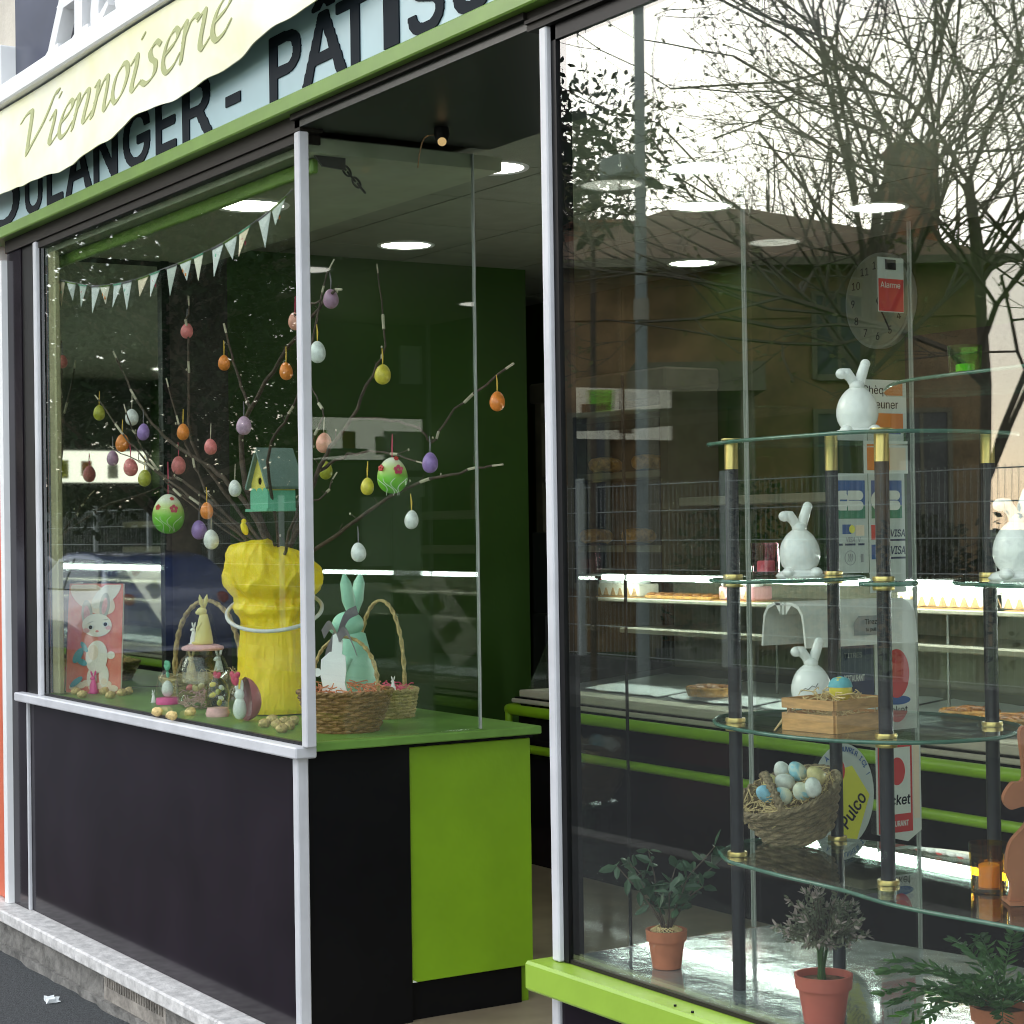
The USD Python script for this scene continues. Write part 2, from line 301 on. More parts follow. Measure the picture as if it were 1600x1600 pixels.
look('porch_cream', (.2, .18, .12), .8, var=.15); look('house_cream', (.4, .37, .28), .8, var=.1); look('house_door', (.3, .13, .07), .5, var=.15, stretch=(8, 8, .6)); look('pole_grey', (.3, .34, .31), .5, var=.12)
look('fence_wire', (.4, .43, .4), .5); look('bark', (.11, .085, .06), .9, var=.35, scale=12, bump=.6)
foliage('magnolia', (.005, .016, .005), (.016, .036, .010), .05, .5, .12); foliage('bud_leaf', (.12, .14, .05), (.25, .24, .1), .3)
# ---------------------------------------------------------------- ground
FZ = .174                                                        # shop floor above the pavement
struct('pavement', bx(-60, 40, -3.2, .05, -.3, 0), 'asphalt')
struct('kerb', [bx(-60+k*1.0, -60+k*1.0+.992, -3.36, -3.205, -.3, .005, .008) for k in range(100)], 'concrete')
struct('road', bx(-80, 60, -8.0, -3.2, -.4, -.12), 'road_asphalt')
struct('far_pavement', bx(-80, 60, -9.6, -8.0, -.3, .0), 'concrete')
g = trimesh.creation.cylinder(900, .2, sections=64); g.apply_translation((0, 0, -.42)); struct('terrain', g, 'grass')
struct('garden_ground', bx(-80, 60, -60, -9.6, -.3, .02), 'grass')

# ---------------------------------------------------------------- shop shell (room behind the windows)
XL, XR, YB, ZC = -2.75, 5.2, 3.3, 2.77
struct('shop_floor', bx(-4.2, XR, .02, YB+.1, -.2, FZ), 'shop_floor')
w = struct('wall_left', [bx(XL-.12, XL, .72, 2.52, FZ, ZC+.1), bx(-4.2, -4.1, 2.4, YB, FZ, ZC+.1), bx(-4.1, XL-.121, 2.4, 2.52, FZ, ZC+.1)], 'green_wall')
w = struct('wall_back', bx(-4.2, XR, YB, YB+.12, FZ, ZC+.1), 'green_wall')
obj(w, 'opening', bx(-1.05, .35, YB-.02, YB+.001, FZ, 2.33), 'dark_wall', label='dark stone-lined opening in the green wall')
w = struct('wall_right', bx(XR, XR+.12, .02, YB+.12, FZ, ZC+.1), 'grey_wall')
c = struct('ceiling', bx(-4.2, XR, .66, YB, ZC+.012, ZC+.1), 'ceiling_seam')
TS = .6
xs = np.arange(-4.2, XR, TS); ys = np.arange(.66, YB, TS)
for x0 in xs:
    for y0 in ys:
        obj(c, 'ceiling_tile', bx(x0+.004, min(x0+TS-.004, XR), y0+.004, min(y0+TS-.004, YB), ZC, ZC+.014), 'ceiling_tile')
struct('wall_header', [bx(XL, 4.9, .58, .655, 2.68, ZC+.1)], 'ceiling_tile')

# ---------------------------------------------------------------- the shop front
front = thing('bakery_shopfront', 'glazed bakery shopfront in white aluminium, black panels and lime trim, with recessed entrance', 'shopfront', (0, 0, 0))
def fp(name, ms, mat, **k): return obj(front, name, ms, mat, **k)
ZT = 2.615
# left bay
fp('window_frame', [bx(-2.345, .085, -.045, .02, .946, .978, .004)], 'aluminium', label='white aluminium sill of the left window')
fp('post', bx(-2.142, -2.108, -.02, .0, .978, 2.645, .003), 'aluminium')
fp('post', bx(.076, .109, -.022, .008, .978, 2.645, .003), 'aluminium', label='white corner post between window and entrance')
fp('post', bx(-2.303, -2.287, -.012, .0, .165, .945, .002), 'aluminium')
fp('post', bx(.016, .048, -.022, .012, .165, .945, .003), 'aluminium')
fp('black_panel', bx(-2.286, .015, .0, .03, .165, .945), 'black_panel', label='large glossy black panel under the left window')
fp('black_panel', bx(-2.468, -2.304, -.012, .03, .165, 2.72), 'black_panel', label='narrow black strip beside the red neighbour')
fp('black_panel', bx(-2.303, -2.143, -.008, .03, .979, 2.66), 'black_matt')
fp('window_pane', bx(-2.107, .076, -.004, .004, .978, 2.62), 'window_glass')
fp('gasket', bx(-2.107, .076, -.0065, .0065, .978, .987), 'black_matt'); fp('gasket', bx(-2.107, -2.1, -.0062, .0062, .988, 2.62), 'black_matt'); fp('gasket', bx(1.352, 4.9, -.0065, .0065, .621, .629), 'dark_trim')
fp('chipped_corner', prism([(.337, .2835), (.352, .2835), (.346, .287), (.338, .291)], .001, (.0282, 0, 0), (0, 1, 0), (0, 0, 1)), 'white_paint')
fp('side_pane', bx(.066, .074, .009, .545, .99, 2.64), 'inner_glass')
fp('glass_edge', bx(.064, .076, .545, .549, .99, 2.64), 'aluminium_dull')
# side of the left bay towards the entrance
fp('side_panel', bx(.0, .034, .013, .333, FZ, .978), 'black_matt', label='black side panel beside the entrance')
fp('side_panel', bx(.0, .028, .335, .742, .283, .947, .002), 'lime', label='lime green side panel beside the entrance')
fp('side_rail', bx(-.02, .031, .334, .75, .948, .984), 'black_matt')
fp('kick_board', bx(-.02, .012, .334, .71, FZ, .282), 'black_matt')
fp('back_panel', bx(-2.11, -.0, .712, .741, FZ, .95), 'lime')
fp('display_floor', bx(-2.11, .08, .012, .75, .962, .986, .003), 'table_green', label='green display table of the left window')
fp('display_ceiling', bx(-2.11, .064, .02, .65, 2.60, 2.64), 'display_ceiling')
fp('display_fascia', bx(-2.1, .0, .07, .09, 2.557, 2.598, .004), 'lime_trim')
fp('corner_profile', bx(-2.065, -2.0, .012, .035, .987, 2.6, .005), 'brass_trim')
fp('side_wall', bx(-2.135, -2.111, .03, .74, .987, 2.66), 'dark_wall')
fp('side_mirror', bx(-2.111, -2.107, .04, .46, .99, 2.58), 'mirror', label='tall mirror on the end wall of the left display')
fp('side_frame', bx(-2.111, -2.085, .46, .49, .99, 2.6), 'black_matt')
fp('lintel', [bx(-2.468, .11, -.02, .05, 2.646, 2.70), bx(-2.1, .075, -.012, .06, 2.62, 2.645)], 'dark_trim')
# right bay
fp('post', bx(1.304, 1.332, -.022, .01, .622, 2.648, .003), 'aluminium', label='white post at the left end of the right window')
fp('post', bx(1.28, 1.31, -.01, .02, .0, .545, .003), 'aluminium')
fp('window_frame', [bx(1.333, 1.352, -.01, .03, .622, 2.648), bx(1.333, 4.9, -.01, .03, ZT, 2.648)], 'black_matt', label='black frame of the right window')
fp('window_pane', bx(1.352, 4.9, -.004, .004, .625, ZT), 'window_glass')
fp('side_pane', bx(1.279, 1.287, .03, .2, .622, 2.6), 'inner_glass')
fp('glass_joint', bx(1.280, 1.286, .2, .2045, .622, 1.9), 'black_matt')
fp('side_pane', bx(1.279, 1.287, .207, .553, .622, 2.48), 'inner_glass')
fp('glass_edge', bx(1.277, 1.289, .553, .558, .622, 2.48), 'aluminium_dull')
fp('ledge', bx(1.262, 4.9, -.068, .012, .556, .62, .006), 'lime_ledge', label='lime green ledge below the right window')
for px, py in ((1055, 1572), (1082, 1582)):
    p = at(px, py, z=.6208); fp('screw', lathe([(0, .002), (.003, .002), (.003, -.002), (0, -.002)], 8, p+[0, 0, .001]), 'black_matt')
fp('black_panel', bx(1.311, 4.9, -.002, .02, .0, .555), 'black_panel', label='black panel under the right window')
fl = Polygon([(1.283, .012), (4.9, .012), (4.9, .78), (1.82, .745), (1.283, .61)])
fp('display_floor', prism(fl, .03, (0, 0, .59), (1, 0, 0), (0, 1, 0)), 'slate_floor', label='grey stone-look floor of the right display')
fp('back_panel', prism(LineString([(1.283, .60), (1.82, .735), (4.9, .77)]).buffer(.008, cap_style='flat'), .4, (0, 0, FZ), (1, 0, 0), (0, 1, 0)), 'black_matt')
fp('back_panel', bx(1.274, 1.294, .02, .6, FZ, .589), 'black_matt')
fp('lintel', [bx(1.262, 4.9, -.025, .05, 2.649, 2.70), bx(1.262, 4.9, -.032, -.012, 2.664, 2.672)], 'dark_trim')
fp('soffit', bx(.08, 1.262, -.02, .60, 2.655, 2.69), 'soffit_dark')
fp('soffit', bx(1.262, 4.9, .05, .60, 2.655, 2.69), 'soffit_dark')
fp('soffit_edge', bx(.08, 1.262, -.034, -.02, 2.676, 2.70), 'dark_trim')
# plinth below the left bay
sl = [-2.75, -1.55, -.35, .03]
for a, b in zip(sl[:-1], sl[1:]):
    fp('plinth_slab', bx(a+.002, b-.002, -.1, .03, .118, .164, .006), 'stone')
def lump(t, amp, s, seed=1):
    t = t.subdivide_to_size(.06); v = t.vertices.copy(); n = meshkit.fbm(v*s, 3, seed)-.5; v[:, 1] -= n*amp*(v[:, 1] < 0); t.vertices = v; return t
fp('plinth_wall', [lump(bx(-2.75, -1.34, -.07, .0, -.05, .117), .02, 14), lump(bx(-.8, .03, -.07, .0, -.05, .117), .015, 14)], 'plinth')
fp('plinth_wall', lump(bx(-2.75, .03, -.085, .0, -.05, .03), .03, 10, 4), 'plinth', label='crumbling foot of the plinth')
gx = np.linspace(-1.32, -.82, 24)
gr = [bx(-1.34, -.8, -.072, -.03, .03, .072), bx(-1.34, -.8, -.072, -.03, .108, .117), bx(-1.34, -1.325, -.072, -.03, .072, .108), bx(-.815, -.8, -.072, -.03, .072, .108)]
gr += [bx(x-.0035, x+.0035, -.071, -.03, .072, .108) for x in gx]
vent = fp('vent_grille', gr, 'plinth_cover', label='small slotted air vent in the plinth'); fp('vent_back', bx(-1.33, -.81, -.03, -.02, .06, .112), 'black_matt')
fp('entrance_step', bx(.03, 1.262, -.06, .03, -.1, FZ-.002, .006), 'stone')
# building above and beside
fp('ledge_strip', bx(-2.6, 5, -.14, .1, 3.142, 3.212, .006), 'white_paint', label='white ledge above the fascia')
fp('upper_fascia', bx(-2.28, 5, -.03, .1, 3.213, 4.6), 'fascia_dark', label='dark blue upper fascia')
fp('end_block', bx(-2.6, -2.281, -.09, .1, 3.213, 3.40, .005), 'white_paint')
fp('upper_wall', bx(-2.6, 5.4, .101, .4, 2.9, 7.5), 'render_wall')
fp('upper_wall', bx(-2.6, -2.281, -.0, .1, 3.401, 7.5), 'render_wall')
fp('end_pier', bx(4.9, 5.4, -.03, .6, 0, 3.2), 'black_panel')
fp('roof', bx(-2.9, 5.4, .4, 9, ZC+.11, ZC+.25), 'concrete')
nb = thing('neighbouring_shop', 'orange-red painted shopfront next door, left of the bakery', 'shopfront', (-2.6, 0, 0))
obj(nb, 'pilaster', bx(-4.2, -2.515, -.02, .2, .165, 2.62, .01), 'red_paint'); obj(nb, 'edge_trim', bx(-2.514, -2.469, -.035, .1, .165, 2.62), 'white_paint')
obj(nb, 'plinth', bx(-6, -2.751, -.11, .1, -.1, .164, .005), 'stone'); obj(nb, 'fascia', bx(-8, -2.601, -.06, .2, 2.63, 3.2), 'white_paint')
obj(nb, 'wall', [bx(-8, -4.201, 0, .3, .165, 2.62), bx(-8, -2.601, .0, .3, 3.21, 7.5)], 'render_wall')

# ---------------------------------------------------------------- fascia sign, banner, letters
sg = thing('bakery_sign', 'long pale blue fascia sign with bold dark letters and lime lower edge', 'sign', (0, -.05, 2.7))
obj(sg, 'sign_panel', bx(-2.6, 1.198, -.046, .05, 2.736, 3.13), 'sign_blue'); obj(sg, 'sign_panel', bx(1.201, 5, -.046, .05, 2.736, 3.13), 'sign_blue')
obj(sg, 'lower_trim', bx(-2.6, 5, -.062, .05, 2.692, 2.735, .004), 'lime_trim', label='lime green lower edge')
obj(sg, 'upper_trim', bx(-2.6, 5, -.055, .05, 3.131, 3.141), 'lime_trim')
LT = [('B', -2.78, -2.60), ('O', -2.57, -2.20), ('U', -2.13, -1.94), ('L', -1.886, -1.716), ('A', -1.69, -1.43), ('N', -1.407, -1.185), ('G', -1.13, -.90), ('E', -.85, -.685), ('R', -.635, -.416), ('-', -.313, -.21),
      ('P', -.015, .185), ('Â', .19, .445), ('T', .39, .60), ('I', .647, .725), ('S', .77, .945), ('S', .985, 1.16), ('E', 1.23, 1.39), ('R', 1.44, 1.65), ('I', 1.70, 1.78), ('E', 1.84, 2.0)]
for ch, a, b in LT:
    if ch == '-': ms = bx(a, b, -.05, -.046, 2.785, 2.815)
    elif ch == 'I': ms = bx(a, b, -.05, -.046, 2.742, 2.91)
    else:
        ms = text(ch, .17, (a, -.046, 2.742), (1, 0, 0), (0, 0, 1), .004, True, width=b-a)
    obj(sg, 'letter', ms, 'ink')
# draped banner: a cloth with a wavy lower edge
bt = thing('cloth_banner', 'pale yellow cloth banner with flowing lettering hung over the blue sign', 'banner', (-.5, -.1, 3.0))
bl = [(-2.75, 2.80), (-2.43, 2.825), (-2.0, 2.82), (-1.6, 2.806), (-1.32, 2.815), (-1.05, 2.83), (-.86, 2.852), (-.7, 2.856), (-.45, 2.856), (-.2, 2.868), (.02, 2.885), (.25, 2.9), (.45, 2.913), (.8, 2.93), (1.2, 2.95), (2.2, 2.97), (3.5, 2.95)]
NX, NZ = 220, 14; X = np.linspace(-2.75, 3.5, NX); zb = np.interp(X, *np.array(bl).T)+.003*np.sin(X*14)+.0015*np.sin(X*37+1)
def drape(x, v): return -.112-.009*(1-v)*np.sin(x*5.3+1.5*v)-.005*(1-v)*np.sin(x*13+2.0*v)-.006*np.sin(x*3.1+v*4)
V = [(x, drape(x, v), zb_+(3.135-zb_)*v) for v in np.linspace(0, 1, NZ) for x, zb_ in zip(X, zb)]
F = [(j*NX+i, j*NX+i+1, (j+1)*NX+i+1, (j+1)*NX+i) for j in range(NZ-1) for i in range(NX-1)]
V2 = [(x, y+.004, z) for x, y, z in V]; n0 = len(V)
vv, ff, _ = meshkit.arrays((V+V2, F+[(d+n0, c_+n0, b+n0, a+n0) for a, b, c_, d in F]))
obj(bt, 'cloth', trimesh.Trimesh(vv, ff, process=False), 'banner_cloth', smooth=60)
GL = {'V': ([[(-.28, .86), (-.2, .96), (-.08, 1.0), (.0, .95), (.06, .5), (.12, .02)], [(.12, .02), (.4, .55), (.62, 1.0), (.78, 1.06)]], .62),
      'i': ([[(0, .55), (.1, .66), (.12, .5), (.08, .12), (.14, .0), (.26, .1)], [(.2, .92), (.23, .96)]], .3),
      'e': ([[(.06, .32), (.3, .42), (.38, .55), (.28, .66), (.1, .5), (.03, .2), (.12, .0), (.3, .04), (.42, .16)]], .44),
      'n': ([[(.02, .62), (.1, .64), (.08, .3), (.04, .0)], [(.06, .3), (.22, .58), (.36, .64), (.38, .5), (.34, .1), (.4, .0), (.52, .12)]], .54),
      'o': ([[(.26, .66), (.08, .5), (.03, .2), (.14, .0), (.32, .1), (.4, .4), (.34, .62), (.24, .66)]], .48),
      's': ([[(.36, .58), (.26, .67), (.12, .58), (.16, .42), (.27, .3), (.26, .1), (.12, .0), (.0, .08)]], .42),
      'r': ([[(.02, .6), (.1, .64), (.08, .3), (.04, .0)], [(.07, .34), (.18, .58), (.3, .66), (.36, .6)]], .38),
      't': ([[(.22, 1.0), (.12, .5), (.06, .12), (.14, .0), (.28, .08)], [(.0, .64), (.34, .66)]], .34),
      'A': ([[(.0, .0), (.3, .5), (.55, 1.0)], [(.55, 1.0), (.62, .4), (.68, .02)], [(.2, .36), (.64, .36)], [(-.1, .0), (.12, .0)], [(.56, .0), (.82, .0)], [(.38, .98), (.6, 1.02)]], .86)}
def script(word, h, w, ang=38, slant=.22):
    x, out = 0, []
    for ch in word:
        st, adv = GL[ch]; out.append([[(x+p[0]+slant*p[1], p[1]) for p in s] for s in st]); x += adv
    return [affinity.scale(nib(s, w/h, ang), h, h, origin=(0, 0)) for s in out], x*h
shapes, wl = script('Viennoiserie', .155, .0155)
sx = 1.80/wl
for g_ in shapes:
    e = prism(affinity.scale(g_, sx, 1, origin=(0, 0)), .0008, (0, 0, 0), (1, 0, 0), (0, 0, 1)).subdivide_to_size(.02); v = e.vertices
    zz = 2.912+v[:, 2]+v[:, 0]*.026; xx = -1.925+v[:, 0]; zbx = np.interp(xx, X, zb)
    v2 = np.stack([xx, drape(xx, (zz-zbx)/(3.135-zbx))-.0015+v[:, 1], zz], 1)
    obj(bt, 'letter', trimesh.Trimesh(v2, e.faces, process=False), 'banner_ink')
up = thing('raised_letters', 'white italic raised letters standing on the ledge over the banner', 'lettering', (-1.3, -.08, 3.213))
for ch, x0, s_ in (('A', -1.70, .42), ('t', -1.29, .42), ('e', -1.06, .42)):
    sh, _ = script(ch, s_, .075, 20, .2)
    for g_ in sh: obj(up, 'letter', prism(affinity.scale(g_, 1, 1, origin=(0, 0)), .05, (x0, -.045, 3.235), (1, 0, 0), (0, 0, 1)), 'white_metal')
# ---------------------------------------------------------------- glass door standing open in the entrance
dr = thing('glass_door', 'frameless glass door standing open in the entrance, covered with payment stickers', 'door', (1.283, .57, FZ))
obj(dr, 'door_pane', bx(1.279, 1.287, .575, 1.08, FZ+.02, 2.31), 'inner_glass'); obj(dr, 'pane_edge', bx(1.277, 1.289, 1.08, 1.084, FZ+.02, 2.31), 'aluminium_dull')
hd = obj(dr, 'pull_box', prism([(-.08, 0), (-.074, .05), (-.07, .075), (-.055, .095), (-.03, .103), (-.01, .103), (-.01, .075), (-.002, .075), (-.002, .103), (.002, .103), (.002, .075), (.01, .075), (.01, .103), (.03, .103), (.055, .095), (.07, .075), (.074, .05), (.08, 0), (.074, 0), (.068, .05), (.063, .072), (.052, .088), (.03, .096), (-.03, .096), (-.052, .088), (-.063, .072), (-.068, .05), (-.074, 0)], -.345, (1.37, .585, 1.277), (1, 0, 0), (0, 0, 1)), 'white_plastic', label='long white plastic channel across the door')
obj(hd, 'end_cap', bx(1.3, 1.438, .925, .93, 1.277, 1.378, .003), 'white_plastic')
dx = 1.2885
def dec(name, mat, pts, off=0, t=.0006): return obj(dr, name, prism(Polygon(pts), t, (dx+off, 0, 0), (0, 1, 0), (0, 0, 1)), mat)
def R(y0, y1, z0, z1): return [(y0, z0), (y1, z0), (y1, z1), (y0, z1)]
def lab(s, h, y, z, mat, off, width=None, bold=False, slant=0): return obj(dr, 'lettering', text(s, h, (dx+off, y, z), (0, 1, 0), (0, 0, 1), .0004, bold, width, slant), mat)
def oval(cy, cz, a, b, n=40): return [(cy+a*math.cos(t), cz+b*math.sin(t)) for t in np.linspace(0, 2*np.pi, n, endpoint=False)]
dec('sticker', 'decal_white', R(.90, 1.058, 1.775, 1.912)); lab('Chèque', .02, .915, 1.877, 'ink', .001, .1); lab('Déjeuner', .02, .915, 1.842, 'ink', .001, .115); dec('sticker_print', 'decal_orange', R(.93, 1.045, 1.78, 1.83), .001)
dec('sticker', 'decal_white', R(.915, 1.06, 1.682, 1.752)); dec('sticker_print', 'decal_orange', R(.925, .998, 1.69, 1.746), .001); dec('sticker_print', 'poster_cream', R(.999, 1.052, 1.69, 1.746), .001)
for y0, b in ((.808, 0), (.929, 1)):
    dec('sticker', 'decal_pale', R(y0, y0+.118, 1.39+.05*(1-b), 1.682)); dec('sticker_print', 'decal_blue', R(y0+.008, y0+.108, 1.604, 1.665), .001)
    dec('sticker_print', 'decal_green', R(y0+.008, y0+.108, 1.572, 1.603), .001)
    obj(dr, 'sticker_print', prism(unary_union([sbox(.0, 0, .018, .048), Point(0, .024).buffer(.024), sbox(.022, .0, .06, .0235), sbox(.022, .0255, .06, .048), Point(.06, .0117).buffer(.0115), Point(.06, .0363).buffer(.0112)]).difference(sbox(-.004, .0225, .02, .0265)), .0006, (dx+.002, y0+.03, 1.592), (0, 1, 0), (0, 0, 1)), 'decal_white')
lab('VISA', .017, .996, 1.527, 'decal_navy', .001, .05, True, .15); lab('VISA', .019, .996, 1.484, 'decal_navy', .001, .05, True, .15)
for z0 in (1.516, 1.472): dec('sticker_print', 'decal_navy', R(.988, 1.046, z0, z0+.005), .001)
dec('sticker_print', 'decal_red', R(.935, .965, 1.52, 1.556), .001); dec('sticker_print', 'decal_blue', R(.935, .965, 1.472, 1.508), .001)
dec('sticker_print', 'decal_blue', R(.842, .87, 1.535, 1.558), .001); dec('sticker_print', 'decal_yellow', oval(.872, 1.5465, .009, .01), .0018); dec('sticker_print', 'poster_cream', R(.884, .912, 1.53, 1.556), .001)
lab('VISA', .012, .852, 1.515, 'decal_grey', .001, .03, True, .15); lab('V', .012, .89, 1.515, 'decal_grey', .001)
for y0, y1 in ((.83, .842), (.85, .883), (.892, .912)): dec('sticker_print', 'decal_navy', R(y0, y1, 1.507, 1.512), .001)
obj(dr, 'sticker_print', prism(Point(0, 0).buffer(.018).difference(Point(0, 0).buffer(.0165)), .0005, (dx+.001, .866, 1.477), (0, 1, 0), (0, 0, 1)), 'decal_grey')
for k in range(3): obj(dr, 'sticker_print', nib([[(-.008+k*.006, -.008), (-.004+k*.006, 0), (-.006+k*.006, .009)]], .003) and prism(nib([[(-.008+k*.006, -.008), (-.004+k*.006, 0), (-.006+k*.006, .009)]], .003), .0005, (dx+.001, .866, 1.477), (0, 1, 0), (0, 0, 1)), 'decal_grey')
dec('sticker_print', 'decal_grey', R(.9, .908, 1.466, 1.486), .001)
dec('sticker', 'decal_grey', [(.73, 1.30), (.835, 1.30), (.835, 1.345), (.745, 1.345), (.73, 1.33)], .1605); lab('Tirez', .012, .762, 1.325, 'ink', .1615); lab('to pull', .008, .766, 1.309, 'ink', .1615)
dec('sticker', 'decal_navy', R(.828, .936, 1.12, 1.268)); lab('TITRES', .012, .84, 1.235, 'decal_grey', .001); lab('RESTAURANT', .015, .84, 1.178, 'decal_white', .001, .066, True)
dec('sticker', 'decal_white', R(.94, 1.076, 1.085, 1.268)); dec('sticker_print', 'decal_red', oval(1.01, 1.19, .042, .06), .001); dec('sticker_print', 'decal_blue', oval(1.015, 1.124, .04, .011), .0005); lab('Ticket', .02, .965, 1.09, 'ink', .001, .08)
dec('sticker', 'decal_pale', oval(.83, .905, .1, .125)); dec('sticker_print', 'decal_yellow', [(.86, .975), (.915, .9), (.87, .79), (.8, .80), (.8, .93), (.83, .97)], .001); dec('sticker_print', 'decal_red', oval(.815, .965, .022, .03), .0012)
obj(dr, 'lettering', text('Pulco', .034, (dx+.002, .842, .822), (0, .66, .75), (0, -.75, .66), .0004, True, .095), 'ink')
ar = 'À DÉCOUVRIR ICI !'
for k, ch in enumerate(ar):
    if ch == ' ': continue
    a = math.radians(128-k*(108/len(ar))); c_, s_ = math.cos(a), math.sin(a)
    obj(dr, 'lettering', text(ch, .0115, (dx+.002, .83+.083*c_, .905+.106*s_), (0, s_, -c_), (0, c_, s_), .0004, True), 'decal_blue')
dec('sticker', 'decal_white', [(.938, .80), (1.04, .775), (1.086, .80), (1.086, 1.022), (.938, 1.022)]); dec('sticker_print', 'decal_red', R(.944, 1.056, .80, 1.015), .001); dec('sticker_print', 'decal_white', R(.949, 1.049, .845, 1.008), .0018)
dec('sticker_print', 'decal_red', oval(1.005, .95, .026, .034), .0026); dec('sticker_print', 'poster_cream', R(1.06, 1.08, .83, 1.01), .001); lab('Ticket', .024, .9515, .868, 'ink', .0026, .095, True, .1); lab('RESTAURANT', .013, .952, .815, 'decal_white', .002, .09, True)
al = thing('alarm_sticker', 'small red and white alarm notice on the glass, in front of the clock', 'sticker', (1.28, 1.0, 2.1))
obj(al, 'sheet', prism(R(.97, 1.056, 2.08, 2.215), .0006, (dx, 0, 0), (0, 1, 0), (0, 0, 1)), 'decal_pale'); obj(al, 'print', prism(R(.972, 1.054, 2.082, 2.162), .0006, (dx+.001, 0, 0), (0, 1, 0), (0, 0, 1)), 'decal_red')
obj(al, 'lettering', text('Alarme', .014, (dx+.002, .978, 2.14), (0, 1, 0), (0, 0, 1), .0004, False, .065), 'decal_white'); obj(al, 'print', prism(R(.995, 1.03, 2.185, 2.21), .0006, (dx+.001, 0, 0), (0, 1, 0), (0, 0, 1)), 'ink')
# ================================================================ left display
TZ = .986
# ---- yellow bag
bc = np.array([-.84, .33, TZ])
bag = thing('yellow_bag', 'crumpled bright yellow fabric bag with white ring handle holding the Easter branches', 'bag', bc)
pr = [(0, 0), (.09, .001), (.136, .004), (.140, .02), (.137, .06), (.132, .11), (.129, .16), (.125, .21), (.121, .25), (.117, .285), (.115, .305), (.117, .32), (.125, .335), (.129, .35), (.124, .37), (.126, .385), (.142, .40), (.153, .415), (.158, .44), (.157, .47), (.150, .50), (.132, .525), (.105, .537), (.06, .542), (0, .535)]
b_ = lathe(pr, 96).subdivide().subdivide(); b_.apply_scale((1.0, 1.0, .955)); v = b_.vertices; a = np.arctan2(v[:, 1], v[:, 0]); r = np.hypot(v[:, 0], v[:, 1]); hh = v[:, 2]; ca, sa = np.cos(a), np.sin(a)
wp = meshkit.fbm(np.stack([ca*2, sa*2, hh*5], 1), 3, 2)
fold = 1-np.abs(2*meshkit.noise(np.stack([ca*4.2+wp*1.2, sa*4.2, hh*2.2+wp], 1), 8)-1)                 # long upright folds below the tie
crease = 1-np.abs(2*meshkit.noise(np.stack([ca*2.2+hh*2, sa*2.2+wp*2, hh*13+wp*2], 1), 5)-1)           # slanting creases where the cloth is gathered
fine = 1-np.abs(2*meshkit.noise(np.stack([ca*9+wp*3, sa*9, hh*26], 1), 12)-1)
up_ = np.clip((hh-.26)/.08, 0, 1); big = meshkit.fbm(np.stack([ca*1.3, sa*1.3, hh*3], 1), 2, 21)-.5
k = 1+np.clip(r/.1, 0, 1)*((1-up_)*(fold-.55)*.11*np.clip(hh/.05, .3, 1)+up_*((crease-.5)*.24+(fold-.5)*.08+big*.26)+(fine**3-.2)*.016)
v[:, 0] *= k; v[:, 1] *= k*.88; v[:, 2] += np.clip((hh-.36)*6, 0, 1)*(big*.10+(crease-.5)*.03-.16*(v[:, 0]*RT[0]+v[:, 1]*RT[1]))
b_.vertices = v+bc; obj(bag, 'body', b_, 'bag_yellow', smooth=38)
t = np.linspace(0, 2*np.pi, 50, endpoint=False); ring = np.stack([.16*np.cos(t), .15*np.sin(t), .325+.028*np.cos(t-2.4)-.03*np.cos(t-(-.55))], 1)+bc
obj(bag, 'handle_ring', tube(ring, .0065, 8, True), 'white_metal', smooth=True)
# ---- bare branches, traced as limbs that spread from the bag
root = bc+[0.02, 0.02, .46]
br = thing('easter_branches', 'bare brown twigs with pale cut ends standing in the yellow bag, hung with eggs', 'branches', root)
limbs = []
def limb(pts, r0, r1, pale=1, from_root=True):
    P = [at(px, py, y=y) for px, py, y in pts]
    if from_root: P = [root]+P
    P = smooth_line(P, 5); P[1:-1] += rng.normal(size=(len(P)-2, 3))*.0025
    obj(br, 'limb', tube(P, np.linspace(r0*1.15, r1*1.15, len(P)), 7), 'twig', smooth=True); limbs.append(P)
    if pale:
        e = P[-1]-P[-2]; e /= np.linalg.norm(e); obj(br, 'cut_end', tube([P[-1]-e*.012, P[-1]+e*.022], [r1*1.35, r1*1.2], 6), 'twig_pale')
limb([(380, 780, .32), (330, 730, .28), (265, 690, .24), (222, 640, .22), (180, 556, .2)], .009, .0028)
limb([(385, 760, .36), (378, 680, .38), (392, 640, .36), (440, 560, .32), (510, 468, .28), (528, 452, .27)], .010, .0032)
limb([(392, 640, .36), (370, 580, .34), (352, 515, .32)], .005, .003, 1, False)
limb([(350, 770, .30), (300, 690, .3), (296, 600, .3), (294, 520, .3), (295, 472, .3)], .006, .0025)
limb([(340, 790, .26), (310, 740, .24), (285, 680, .22), (262, 600, .2)], .005, .0022)
limb([(485, 770, .40), (510, 710, .42), (548, 655, .45), (590, 570, .5), (601, 530, .52), (590, 422, .55)], .008, .0018)
limb([(500, 735, .42), (545, 712, .45), (600, 706, .5), (655, 722, .55)], .005, .002, 1, False)
limb([(548, 655, .45), (600, 655, .5), (655, 668, .56), (675, 690, .60), (712, 640, .66), (795, 573, .72)], .004, .0028, 1, False)
limb([(490, 860, .42), (560, 810, .46), (640, 760, .52), (720, 738, .6), (775, 727, .68)], .007, .0025)
limb([(450, 840, .25), (470, 780, .22), (488, 690, .2), (505, 650, .2), (485, 600, .2)], .005, .0015)
limb([(300, 760, .24), (255, 742, .2), (215, 690, .17), (196, 640, .15)], .005, .002)
limb([(320, 790, .4), (250, 760, .46), (215, 720, .5), (190, 660, .55)], .005, .002)
limb([(420, 720, .22), (445, 660, .2), (478, 588, .2), (500, 470, .2), (517, 415, .2)], .005, .0018)
limb([(500, 470, .2), (480, 480, .22), (455, 500, .25)], .003, .0015, 0, False)
